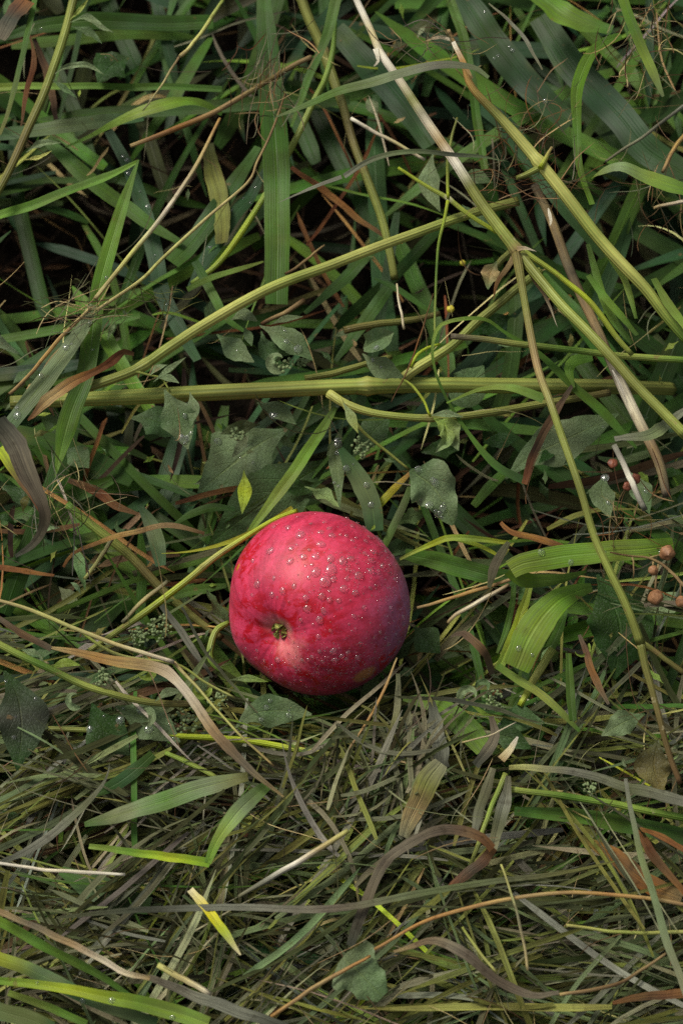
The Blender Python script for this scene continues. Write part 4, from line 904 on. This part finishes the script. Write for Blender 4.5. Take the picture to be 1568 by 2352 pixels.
# ------------------------------------------------------------------ seed pods, buds, knots of hay
def ball_mesh(name, r, squash=1.0, tip=0.0, n=18):
    V = DV.copy(); ph = np.arccos(np.clip(DV[:, 2], -1, 1)); th = np.arctan2(DV[:, 1], DV[:, 0])
    k = 1 + .07 * np.cos(5 * th) * np.sin(ph) + .06 * np.sin(3 * th + 4 * ph)
    V = V * k[:, None]; V[:, 2] *= squash; V[:, 2] += tip * np.exp(-(ph / .35) ** 2)
    return mesh_from(name, V * r, DF)
pods = bpy.data.objects.new('seed_stalk', None); col.objects.link(pods)
tag(pods, 'dry branching stalk bearing round orange-brown seed pods', 'seed stalk')
for p, w in (('1575,1350 1530,1305 1490,1282 1440,1276 1400,1268', [8, 7, 6, 5, 3]), ('1490,1282 1510,1275 1530,1272', [5, 4, 4]), ('1500,1290 1498,1300 1499,1312', [5, 4, 4]), ('1512,1296 1505,1330 1504,1360', [5, 5, 5]), ('1450,1278 1455,1300 1452,1330', [4, 4, 2]), ('1535,1310 1560,1335 1562,1375', [5, 4, 4])):
    me, _ = tube_mesh('stalk', parse(p, 10.2), w, 'tan>brown', sides=7); link('stalk', me, 'dry', pods)
for u, v, r in ((1531, 1270, 20), (1499, 1310, 13), (1504, 1372, 20), (1563, 1382, 15)):
    p = at(u, v, .103); o = link('seed_pod', ball_mesh('seed_pod', r * .9 * KPX * depth(p), .80, .25), 'pod', pods)
    o.location = p; o.rotation_euler = (random.uniform(-.8, .8), random.uniform(-.8, .8), random.random() * 6)
for u, v, r, lb in ((1406, 1064, 14, 'small rust red seed on top of the pair'), (1459, 1100, 15, 'glossy dark red seed beside the bleached stick'), (1440, 1117, 13, 'lowest of the small dark red seeds')):
    p = at(u, v, .098); o = link('seed', ball_mesh('seed', r * .85 * KPX * depth(p), .42), 'seed'); o.location = p
    o.rotation_euler = (random.uniform(-.5, .5), random.uniform(-.5, .5), random.random() * 6); tag(o, lb, 'seed', 'dark red seeds')
for u, v, r, lb in ((1034, 710, 9, 'tiny bright yellow bud in the dark gap'), (1062, 604, 7, 'dull yellow-green bud under the slanting stem')):
    p = at(u, v, .05); o = link('flower_bud', ball_mesh('flower_bud', r * KPX * depth(p), .8), 'ybud'); o.location = p; tag(o, lb, 'bud')
def bud_cluster(u, v, z, n, spread, lb):
    c0 = at(u, v, z / 100); VV, FF = [], []
    for k in range(n * 2):
        d = rng.normal(size=3); d[2] = abs(d[2]) * .6; d *= spread * KPX * .78 * rng.random() ** .5 / np.linalg.norm(d)
        r = rng.uniform(2.4, 4.8) * KPX * .78
        a = rng.random() * 6.28
        V = DV * np.array([r, r * rng.uniform(.8, 1), r * rng.uniform(.7, 1)]) * (1 + .10 * np.cos(5 * np.arctan2(DV[:, 1], DV[:, 0]) + a))[:, None]
        VV.append(V + c0 + d); FF.append(DF + k * len(DV))
    o = link('flower_cluster', mesh_from('flower_cluster', np.vstack(VV), np.vstack(FF)), 'bud'); tag(o, lb, 'flower cluster', 'green flower clusters')
    return o
for a in ((372, 1445, 5.6, 34, 34, 'knobbly green flower cluster below the lime stem'), (322, 1460, 5.4, 22, 26, 'smaller green flower cluster next to the lime stem'), (655, 840, 7.4, 18, 24, 'pale green flower cluster under the small leaf cluster'),
          (830, 1030, 6.0, 22, 28, 'green flower cluster above the apple beside the dropping stalk'), (430, 1655, 6.4, 26, 34, 'green flower cluster behind the bent part of the tan ribbon'), (1130, 1610, 6.4, 24, 28, 'green flower cluster below the yellow-green blade'),
          (695, 835, 7.2, 12, 16, 'bud cluster beside the tip of the neat oval leaf'), (240, 1560, 7.6, 16, 24, 'green flower cluster on the smooth curving stem'), (545, 1000, 5.8, 14, 22, 'green flower cluster on the shaded lobed leaf'), (500, 1610, 5.8, 18, 24, 'green flower cluster near the pointed pale leaf'),
          (1355, 1810, 7.2, 10, 16, 'pale flower cluster under the long grey-green blade'), (925, 1375, 4.4, 12, 18, 'shaded flower cluster against the flank of the apple')):
    bud_cluster(*a)
def curl(u, v, z, r, turns, w, c_, lb):
    a = np.linspace(0, turns * 6.28, 14); rr = r * (1 - .5 * a / a[-1]); a0 = random.random() * 6
    P = np.array([at(u + rr[i] * math.cos(a[i] + a0), v + rr[i] * math.sin(a[i] + a0), (z + .5 * i / 14) / 100) for i in range(14)])
    me, V = ribbon_mesh('curled_leaf', P, [w * .4, w, w, w * .6, 1], c_, leaf=True, nx=6, fold=.5, wave=.4, step=.001)
    tag(link('curled_leaf', me, 'leaf'), lb, 'leaf')
for a in ((1078, 1600, 6.6, 26, .7, 18, 'leafp', 'curled bluish leaf shaped like a hook below the flank of the apple'), (1110, 1580, 6.8, 18, .6, 14, 'leafg', 'small curled leaf beside the hook-shaped one'), (175, 1605, 7.4, 22, .6, 16, 'leafp', 'worm-like curled leaf under the smooth curving stem'),
          (330, 1540, 7.8, 26, .5, 20, 'lgreen', 'pale curled leaf just under the tan ribbon'), (640, 830, 7.4, 24, .7, 22, 'leafp', 'tightly curled leaf in the small leaf cluster'), (1330, 1490, 7.2, 24, .5, 8, 'lgreen', 'thin pale curl beside the dark leaf under the pods'),
          (285, 1200, 6.0, 30, .5, 16, 'leafg', 'curled leaf at the end of the dark rust blade'), (330, 1650, 7.2, 24, .6, 18, 'leafp', 'curled leaf lying on the leaf with drops'), (460, 1580, 6.8, 24, .6, 16, 'lgreen', 'curled pale leaf beside the bend of the tan ribbon')):
    curl(*a)
def clear_of_apple(Pt, w):
    d = np.linalg.norm(Pt - A_C, axis=-1) - w[:, None] * .7
    inside = (d < AR * 1.0).any(1)
    u, v, dp = project(Pt.reshape(-1, 3)); u = u.reshape(d.shape); v = v.reshape(d.shape); dp = dp.reshape(d.shape)
    front = ((np.hypot(u - A_PX[0], v - A_PX[1]) < 232) & (dp < depth(A_C) + .004)).any(1)
    return ~(inside | front)
def fibre_arrays(P0, head, pitch, L, curv, zc, w, colr, S=9, roll=None):
    """many ribbons at once: start points, headings, lengths -> vertex grid"""
    N = len(P0); t = np.linspace(0, 1, S)[None, :]
    ang = head[:, None] + curv[:, None] * (t - .5)
    k1 = rng.random(N)[:, None]; ang = ang + .035 * np.sin(6.28 * (t * 1.5 + k1))
    dx = np.cos(ang); dy = np.sin(ang)
    ds = (L / (S - 1))[:, None]
    X = P0[:, 0:1] + np.cumsum(dx * ds, 1); Y = P0[:, 1:2] + np.cumsum(dy * ds, 1)
    Z = P0[:, 2:3] + (t - .5) * (L * np.sin(pitch))[:, None] + zc[:, None] * (t - .5) ** 2 * 4 + .0006 * np.sin(6.28 * (t * 1.3 + k1))
    Pt = np.stack([X, Y, Z], -1)
    Pt[..., :2] -= (Pt[:, S // 2, None, :2] - P0[:, None, :2])
    T = np.gradient(Pt, axis=1); T /= np.linalg.norm(T, axis=2)[..., None]
    Sd = np.stack([-T[..., 1], T[..., 0], np.zeros_like(T[..., 0])], -1); Sd /= np.linalg.norm(Sd, axis=2)[..., None] + 1e-9
    Nn = np.cross(T, Sd)
    r = (rng.normal(0, .5, N) if roll is None else roll)[:, None] + (rng.normal(0, .6, N))[:, None] * (t - .5)
    S2 = Sd * np.cos(r)[..., None] + Nn * np.sin(r)[..., None]; N2 = -Sd * np.sin(r)[..., None] + Nn * np.cos(r)[..., None]
    taper = np.minimum(1, np.minimum((t + .12) * 5, (1 - t) * rng.uniform(1.2, 9, N)[:, None] + .08))
    hw = (w / 2)[:, None] * taper
    s = np.array([-1, 0, 1.0]); fold = rng.uniform(-.1, .45, N)[:, None, None]
    V = Pt[:, :, None, :] + S2[:, :, None, :] * (hw[..., None] * s)[..., None] + N2[:, :, None, :] * (hw[..., None] * np.abs(s) * fold)[..., None]
    ln = t * L[:, None] + rng.random(N)[:, None] * 7
    uv = np.stack([np.broadcast_to((s + 1) / 2, (N, S, 3)), np.broadcast_to(ln[..., None], (N, S, 3))], -1)
    cc = np.broadcast_to(colr[:, None, None, :], (N, S, 3, 3)) * (1 + .35 * (rng.random((N, 1, 1, 1)) - .5) * (t[:, :, None, None] - .5))
    base = grid_faces(S, 3)
    F = (base[None] + (np.arange(N) * S * 3)[:, None, None]).reshape(-1, 4)
    return V, uv, cc, F, Pt
def fibres_mesh(name, *a, **k):
    V, uv, cc, F, _ = fibre_arrays(*a, **k)
    return mesh_from(name, V.reshape(-1, 3), F, uv.reshape(-1, 2), cc.reshape(-1, 3))
PICKED = []
def pick(keys, N, jit=.25):
    K = np.array([C[k] for k in keys.split()]); i_ = rng.integers(0, len(K), N); PICKED[:] = [i_]; c_ = K[i_]
    return c_ * np.exp(rng.normal(0, jit, (N, 1))) * np.exp(rng.normal(0, .06, (N, 3)))
def tuft(u, v, z, n, su, sv, ang, dang, Lpx, keys, lb, wpx=(1.0, 2.8)):
    n = int(n * .5)
    uu = rng.normal(u, su, n); vv = rng.normal(v, sv, n); zz = (z + rng.uniform(-.7, .7, n)) / 100
    P0 = at(uu, vv, zz)
    w = rng.uniform(*wpx, n) * KPX * .78
    V, uv, cc, F, Pt = fibre_arrays(P0, np.radians(ang) + rng.normal(0, math.radians(dang), n), rng.normal(0, .22, n), rng.uniform(*Lpx, n) * KPX * .78, rng.normal(0, .8, n), rng.normal(0, .004, n), w, pick(keys, n))
    ok = clear_of_apple(Pt, w); V, uv, cc = V[ok], uv[ok], cc[ok]
    me = mesh_from('hay_tuft', V.reshape(-1, 3), F[:len(V) * 16], uv.reshape(-1, 2), cc.reshape(-1, 3))
    tag(link('hay_tuft', me, 'dry'), lb, 'hay tuft', 'wisps of dry hay')
tuft(205, 712, 10.2, 90, 55, 18, 25, 32, (60, 190), 'greyh tan greyo brown straw dolive', 'knot of wispy hay where the straws cross the creased blade')
tuft(320, 690, 9.0, 60, 60, 22, 15, 40, (40, 120), 'dolive greyo olive', 'fine dark wisps beside the crossing straws')
tuft(615, 170, 10.0, 110, 45, 60, 75, 30, (70, 190), 'brown tan mauve greyh rust', 'brown wispy hay hanging over the top of the upright blade')
tuft(1200, 300, 10.6, 120, 60, 70, 70, 40, (60, 180), 'brown tan rust greyh mauve', 'tangle of reddish hay beside the stout yellow-green stem')
tuft(985, 105, 12.2, 70, 60, 22, -20, 40, (60, 150), 'brown tan gmauve greyo', 'torn brown hay between the two stem tops')
tuft(1470, 90, 11.6, 130, 55, 55, 60, 60, (60, 160), 'tan greyh olive brown straw', 'matted dry seed head behind the drooping blade', wpx=(1.5, 3.5))
tuft(1240, 420, 10.6, 70, 70, 26, 0, 35, (60, 160), 'tan brown mauve rust', 'dry strands wound round the stout stem')
tuft(1500, 430, 9.0, 70, 45, 60, 80, 40, (60, 180), 'brown tan greyo', 'brown strands below the humped pale blade')
tuft(150, 1150, 8.2, 80, 50, 50, 110, 35, (60, 180), 'greyo dolive grey mauve straw', 'grey strands below the limp side blade')
tuft(860, 1750, 7.0, 220, 120, 70, 66, 36, (130, 330), 'greyo greyh dolive olive grey greyg greyh', 'olive-grey hay standing upright below the apple', wpx=(3, 13))
tuft(1440, 1200, 8.8, 60, 50, 50, 100, 50, (50, 150), 'brown rust tan', 'crumpled brown litter above the seed pods')
tuft(620, 1570, 4.4, 60, 80, 25, 0, 30, (60, 160), 'dolive greyo green', 'dark strands bedding the underside of the apple')

# ------------------------------------------------------------------ the mat of cut grass underneath
def field(n, keep, margin=1.0):
    """positions in frame pixels, thinned by keep(u, v) in 0..1; a margin all round keeps the mat going out of view"""
    u = rng.uniform(-560 * margin, FW + 560 * margin, n); v = rng.uniform(-560 * margin, FH + 520 * margin, n)
    out = np.maximum(np.maximum(-u, u - FW), np.maximum(-v, v - FH)) / 560
    k = keep(np.clip(u, 0, FW), np.clip(v, 0, FH)) * np.where(out > .3, .55, 1)
    m = rng.random(n) < k
    return u[m], v[m]
def sm(x, a, b): return np.clip((x - a) / (b - a), 0, 1)

VOIDS = np.array([(340, 500, 95), (560, 650, 90), (720, 500, 85), (700, 610, 80), (960, 690, 95), (140, 570, 85), (60, 170, 70), (800, 330, 65), (1000, 215, 55), (430, 410, 75), (530, 330, 60), (260, 620, 70),
                  (1080, 1130, 75), (400, 1880, 70), (950, 1340, 55), (1340, 960, 60), (480, 880, 60), (1130, 640, 60), (30, 640, 70), (1490, 560, 60), (240, 130, 60), (620, 930, 60), (1340, 1590, 50), (290, 1780, 50)], float)
def open_gaps(Pt, share):
    """strands that would close the dark openings in the mat are mostly left out"""
    u, v, _ = project(Pt.reshape(-1, 3)); u = u.reshape(Pt.shape[:2]); v = v.reshape(Pt.shape[:2])
    hit = np.zeros(len(Pt), bool)
    for a, b_, r in VOIDS: hit |= (np.hypot(u - a, v - b_) < r * .8).any(1)
    return ~(hit & (rng.random(len(Pt)) < share))
WORD = dict(dblue='dark bluish', stemg='yellow-green', dgreen='dark green', green='green', mgreen='mid green', bgreen='bright green', blue='bluish green', olive='olive', dolive='dark olive', greyo='olive-grey', greyh='pale grey-olive', grey='grey', mauve='brown-purple', gmauve='purplish grey', tan='tan', stemo='yellowish olive', dgrey='dark grey', brown='brown', lgreen='pale green')
MARKS = [('the leaning olive stem', 110, 190), ('the arched bright blade', 400, 245), ('the creased green blade', 270, 520), ('the top of the upright blade', 620, 120), ('the foot of the upright blade', 636, 560), ('the dull olive stem', 840, 400), ('the bleached stem top', 880, 150), ('the stout stem top', 1080, 200), ('the middle of the stout stem', 1240, 380), ('the humped pale blade', 1460, 400), ('the dry seed head', 1470, 90), ('the woody joint', 1185, 575), ('the weathered dead stem', 1390, 800),
         ('the small leaf cluster', 620, 780), ('the fork of the ridged stem', 790, 905), ('the crossing blades', 190, 780), ('the looping blade', 1030, 800), ('the big grey leaf', 1280, 1030), ('the torn angular leaf', 1000, 1130), ('the large lobed leaf', 560, 1060), ('the limp side blade', 60, 1080), ('the shoulder of the apple', 560, 1240), ('the flank of the apple', 960, 1400), ('the foot of the apple', 740, 1630), ('the doubled green blade', 1280, 1290), ('the seed pods', 1510, 1320), ('the wide bright blade', 1230, 1450), ('the brown arching blade', 300, 1230), ('the bend of the tan ribbon', 400, 1540), ('the dark toothed leaf', 260, 1680), ('the limp grey leaf', 40, 1650), ('the pointed pale leaf', 630, 1650), ('the crushed grey stalk', 1005, 1690),
         ('the olive dead blade', 965, 1840), ('the grey sheath strips', 1140, 1850), ('the broad brown-edged blade', 400, 1830), ('the sharply bent blade', 490, 1970), ('the chalk white straw', 140, 2000), ('the thick pale straw', 680, 1985), ('the hooped ribbon', 960, 1930), ('the yellow grass base', 495, 2120), ('the middle of the long grey blade', 760, 2087), ('the arched orange straw', 1200, 2060), ('the rotting orange blade', 1430, 1980), ('the kinked rust blade', 1510, 1990), ('the bitten lone leaf', 840, 2240), ('the humped grey blade', 1070, 2195), ('the rust corner blade', 1490, 2290), ('the green corner blades', 150, 2260), ('the chopped yellow straw', 425, 2250), ('the slanting tan stem', 200, 2180), ('the orange-tan bottom straw', 720, 2270), ('the level yellow straw', 1440, 2140), ('the forked stem end', 1530, 1740)]
USED = set()
def describe(base, key, w, Pt):
    if base is None: return None
    u, v, _ = project(Pt); cu, cv = u.mean(), v.mean()
    d = [math.hypot(cu - m[1], cv - m[2]) for m in MARKS]; m = MARKS[int(np.argmin(d))]
    sl = math.degrees(math.atan2(-(v[-1] - v[0]), u[-1] - u[0])) % 180
    slope = 'level' if sl < 18 or sl > 162 else 'upright' if 68 < sl < 112 else 'rising' if sl < 90 else 'falling'
    px = w / (KPX * .78)
    width = 'thin' if px < 8 else 'narrow' if px < 16 else 'broad'
    side = 'above' if cv - m[2] < -45 else 'below' if cv - m[2] > 45 else 'beside'
    return f"{width} {WORD.get(key, key)} {slope} {base} just {side} {m[0]}" if side != 'beside' else f"{width} {WORD.get(key, key)} {slope} {base} close beside {m[0]}"
def layer(name, mat, label, cat_group, n, keep, zfun, wpx, Lpx, angles, keys, tops=0, piece='grass_blade', cat='grass blade', piece_label=None, group=None, pitch=.10, curv=.5, S=9, jit=.25, roll=.5, wpow=1.0, clump=0, gaps=0.0):
    u, v = field(n, keep); N = len(u)
    z = zfun(u, v, N) / 100
    head = angles(u, v, N)
    if clump:                                        # strands fall in bundles that share a direction
        seed = (np.arange(N) // clump) * clump
        head = head[seed] + rng.normal(0, .13, N); off = rng.normal(0, 30, N); al = rng.normal(0, 70, N)
        u = u[seed] + al * np.cos(head) - off * np.sin(head); v = v[seed] - al * np.sin(head) - off * np.cos(head)
        z = z[seed] + rng.normal(0, .003, N)
    P0 = at(u, v, z)
    L = rng.uniform(*Lpx, N) * KPX * .78; w = (wpx[0] + (wpx[1] - wpx[0]) * rng.random(N) ** wpow) * KPX * .78
    A = fibre_arrays(P0, head, rng.normal(0, pitch, N), L, rng.normal(0, curv, N), rng.normal(-.001, .006, N), w, pick(keys, N, jit), S, rng.normal(0, roll, N)); kidx = PICKED[0]
    V, uv, cc, F, Pt = A
    ok = clear_of_apple(Pt, w) & (Pt[..., 2].min(1) > -.088)
    if gaps: ok &= open_gaps(Pt, gaps)
    V, uv, cc, Pt, w, L, kidx = V[ok], uv[ok], cc[ok], Pt[ok], w[ok], L[ok], kidx[ok]; N = len(V)
    base = grid_faces(S, 3)
    single = np.zeros(N, bool)
    if tops:
        pu, pv, _ = project(Pt[:, S // 2]); infr = (pu > 10) & (pu < FW - 10) & (pv > 10) & (pv < FH - 10)
        score = np.where(infr, Pt[..., 2].mean(1) * 30 + w * L * 3e4 * .3, -9)
        for i in np.argsort(-score):
            if score[i] < -1 or single.sum() >= tops: break
            lb = describe(piece_label, keys.split()[kidx[i]], w[i], Pt[i])
            if lb in USED: continue                     # what no words could single out stays in the mat
            USED.add(lb); single[i] = True
            me = mesh_from(piece, V[i].reshape(-1, 3), base, uv[i].reshape(-1, 2), cc[i].reshape(-1, 3))
            tag(link(piece, me, mat), lb, cat, group)
    r = ~single
    n_ = int(r.sum())
    F = (base[None] + (np.arange(n_) * S * 3)[:, None, None]).reshape(-1, 4)
    o = link(name, mesh_from(name, V[r].reshape(-1, 3), F, uv[r].reshape(-1, 2), cc[r].reshape(-1, 3)), mat)
    tag(o, label, cat_group, kind='stuff')
    return o
def mixed(main, spread, share):
    def f(u, v, N):
        a = np.where(rng.random(N) < share, np.radians(main) + rng.normal(0, np.radians(spread), N), rng.uniform(0, 6.28, N))
        return a + np.where(rng.random(N) < .5, math.pi, 0)
    return f
def zr(a, b): return lambda u, v, N: rng.uniform(a, b, N)
hayz = lambda u, v: sm(v, 1560, 1820)
greenz = lambda u, v: 1 - sm(v, 950, 1250)
cornerz = lambda u, v: np.clip(1 - np.hypot(u - 0, v - 2300) / 420, 0, 1)

layer('dead_litter', 'dry', 'dark dead grass litter lying on the soil', 'litter', 4200, lambda u, v: .75 + 0 * u, zr(-8.4, -6.2), (6, 18), (120, 420), mixed(0, 40, .2), 'dbrown brown dbrown dolive dbrown mauve', jit=.3)  # very dark browns deepen the shade of the gaps by colour
layer('deep_grass', 'blade', 'shaded green grass blades deep in the mat', 'grass', 2200, lambda u, v: .20 * greenz(u, v) + .30, zr(-5.5, .2), (22, 50), (300, 760), mixed(60, 50, .5), 'dgreen dgreen dblue dolive green', S=11, curv=.35, gaps=.75)  # darkest greens carry the shade of the depth in their colour
layer('cut_grass', 'blade', 'loose green blades of cut grass matted together', 'grass', 2000, lambda u, v: .25 * greenz(u, v) + .20 * (1 - hayz(u, v)) + .06, lambda u, v, N: rng.uniform(-2.4, 2.6, N) + 1.6 * sm(v, 900, 1300), (18, 54), (420, 1000), mixed(55, 55, .55), 'dgreen green blue mgreen green dgreen dblue', tops=80,
      piece_label='grass blade', group='loose green blades in the mat', S=15, curv=.25, roll=.30, wpow=1.2, gaps=.92)
layer('fine_green_grass', 'blade', 'thin green grass stems through the mat', 'grass', 3000, lambda u, v: .07 + .30 * sm(v, 900, 1300), lambda u, v, N: rng.uniform(-3.5, 2.4, N) + 2.4 * sm(v, 900, 1300), (5, 15), (240, 720), mixed(30, 60, .5), 'green mgreen bgreen olive stemo stemg', S=11, curv=.3, gaps=.8)
layer('brown_strands', 'dry', 'brown dead strands through the mat', 'litter', 2600, lambda u, v: .12 + .30 * sm(v, 950, 1300) * (1 - .7 * hayz(u, v)), lambda u, v, N: rng.uniform(-2.5, 3, N) + 1.6 * sm(v, 900, 1300), (4, 15), (140, 460), mixed(20, 60, .4), 'brown rust tan dbrown mauve otan', S=9, curv=.3, wpow=1.6, gaps=.6)
layer('hay_bed', 'dry', 'grey-olive hay packed under the bottom half', 'hay', 9000, lambda u, v: .78 * hayz(u, v) + .10 * sm(v, 1000, 1300), zr(-1.8, 4.2), (5, 24), (180, 600), mixed(5, 26, .66), 'dolive greyo dgrey greyg dolive olive brown greyh', S=9, curv=.3, wpow=1.8, clump=6)
layer('hay', 'dry', 'grey-olive hay strands matted over the bottom half', 'hay', 8200, lambda u, v: .78 * hayz(u, v) ** 1.3 + .05 * sm(v, 1000, 1300), lambda u, v, N: 4.4 + rng.random(N) ** 1.2 * 3.1 * (.35 + .65 * sm(v, 1560, 1900)), (3, 17), (150, 560), mixed(6, 30, .62), 'greyo greyh greyg greyo olive dolive greyg olive stemo greyh grey dolive', tops=120,
      piece='hay_strand', cat='hay', piece_label='hay strand', group='loose hay strands on the mat', S=9, curv=.35, wpow=1.9, roll=.35, clump=7)
layer('green_strands', 'blade', 'fresh green strands mixed through the bottom hay', 'grass', 1500, lambda u, v: .30 * hayz(u, v) + .02, zr(3.6, 6.8), (4, 16), (160, 560), mixed(4, 32, .62), 'mgreen bgreen stemg green lgreen ygreen', S=11, curv=.3, wpow=2.0)
layer('bleached_strands', 'dry', 'pale bleached strands scattered through the mat', 'hay', 1500, lambda u, v: .10 + .26 * hayz(u, v), zr(3.4, 7.2), (2.5, 8), (90, 360), mixed(15, 55, .5), 'straw greyh tan pale ystraw greyh', S=9, curv=.25)
layer('hair_fibres', 'dry', 'hair-thin dry fibres over the mat', 'hay', 3600, lambda u, v: .09 + .36 * hayz(u, v), zr(3.5, 8.6), (1.0, 2.6), (60, 260), mixed(20, 60, .3), 'tan brown greyh straw mauve dolive', S=9, curv=.6, pitch=.25)
def leaf_layer(name, label, n, keep, za, zb, keys, wpx, Lpx):
    u, v = field(n, keep); N = len(u)
    P0 = at(u, v, rng.uniform(za, zb, N) / 100); L = rng.uniform(*Lpx, N) * KPX * .78; w = L * rng.uniform(.24, .46, N)
    S, nx = 10, 5; t = np.linspace(0, 1, S)
    prof = np.interp(t, np.linspace(0, 1, len(LEAFW)), LEAFW)
    prof = prof[None, :] * (1 + .07 * np.sin(6.28 * (t[None, :] * 4 + rng.random(N)[:, None])))
    hd = rng.uniform(0, 6.28, N); cu = rng.normal(0, .5, N)
    ang = hd[:, None] + cu[:, None] * (t - .5)
    Pt = np.stack([np.cumsum(np.cos(ang), 1) / S * L[:, None], np.cumsum(np.sin(ang), 1) / S * L[:, None], (rng.normal(0, .3, N)[:, None] * (t - .5) + rng.normal(-.3, .5, N)[:, None] * (t - .5) ** 2) * L[:, None]], -1)
    Pt = Pt - Pt.mean(1)[:, None] + P0[:, None]
    Sd = np.stack([-np.sin(ang), np.cos(ang), 0 * ang], -1); up = np.array([0, 0, 1.0])
    r = rng.normal(0, .45, N)[:, None, None]
    s = np.linspace(-1, 1, nx); hw = (w / 2)[:, None] * prof; fold = rng.uniform(-.2, .6, N)[:, None, None]
    off = hw[..., None] * np.abs(s) * fold + hw[..., None] * s ** 2 * .35 * np.sin(6.28 * (t[None, :, None] * 2 + rng.random(N)[:, None, None]) + np.sign(s))
    V = Pt[:, :, None] + (Sd * np.cos(r) + up * np.sin(r))[:, :, None] * (hw[..., None] * s)[..., None] + (up * np.cos(r) - Sd * np.sin(r))[:, :, None] * off[..., None]
    ok = clear_of_apple(V.reshape(N, -1, 3), np.zeros(N)) & open_gaps(V.reshape(N, -1, 3), .8); V = V[ok]; N = len(V)
    uv = np.broadcast_to(np.stack(np.meshgrid(t, (s + 1) / 2, indexing='ij')[::-1], -1), (N, S, nx, 2))
    cc = np.broadcast_to(pick(keys, len(ok))[ok][:, None, None], (N, S, nx, 3))
    F = (grid_faces(S, nx)[None] + (np.arange(N) * S * nx)[:, None, None]).reshape(-1, 4)
    tag(link(name, mesh_from(name, V.reshape(-1, 3), F, uv.reshape(-1, 2), cc.reshape(-1, 3)), 'leaf'), label, 'leaves', kind='stuff')
weedz = lambda u, v: sm(v, 620, 900) * (1 - sm(v, 1650, 1850))
leaf_layer('weed_leaves', 'small shaded weed leaves mixed into the mat', 1500, lambda u, v: .34 * weedz(u, v) + .02, 1.8, 5.0, 'leafg leafd leafp leafg leafd greyg', None, (40, 130))
leaf_layer('leaf_scraps', 'small torn leaf scraps over the mat', 1600, lambda u, v: .26 * weedz(u, v) + .03, 3.6, 6.0, 'leafg leafp lgreen leafg olive tan', None, (18, 56))

# the meadow goes on beyond the frame
n0 = 16000
P0 = np.stack([rng.uniform(-.95, .95, n0), rng.uniform(-.95, 1.05, n0), rng.uniform(-.06, .05, n0)], 1)
ou, ov, _ = project(P0); far_out = np.maximum(np.maximum(-ou, ou - FW), np.maximum(-ov, ov - FH)) > 520
P0 = P0[far_out]; n0 = len(P0)
me = fibres_mesh('meadow_grass', P0, rng.uniform(0, 6.28, n0), rng.normal(0, .12, n0), rng.uniform(.06, .14, n0), rng.normal(0, .35, n0), rng.normal(0, .006, n0), rng.uniform(.0015, .008, n0), pick('green dgreen mgreen greyo olive greyg brown stemo', n0))
tag(link('meadow_grass', me, 'blade'), 'cut grass going on all around outside the view', 'grass', kind='stuff')

# ------------------------------------------------------------------ put every single-mesh thing's origin at its base
bpy.context.view_layer.update()
for o in list(col.objects):
    if o.type != 'MESH' or o.parent or o.get('kind') or o.data.users > 1 or o.location.length > 0: continue
    n = len(o.data.vertices); co = np.empty(n * 3, np.float32); o.data.vertices.foreach_get('co', co); co = co.reshape(-1, 3)
    off = Vector(((co[:, 0].min() + co[:, 0].max()) / 2, (co[:, 1].min() + co[:, 1].max()) / 2, co[:, 2].min()))
    o.data.transform(Matrix.Translation(-off)); o.location = off
    for ch in o.children: ch.matrix_parent_inverse = Matrix.Translation(-off)
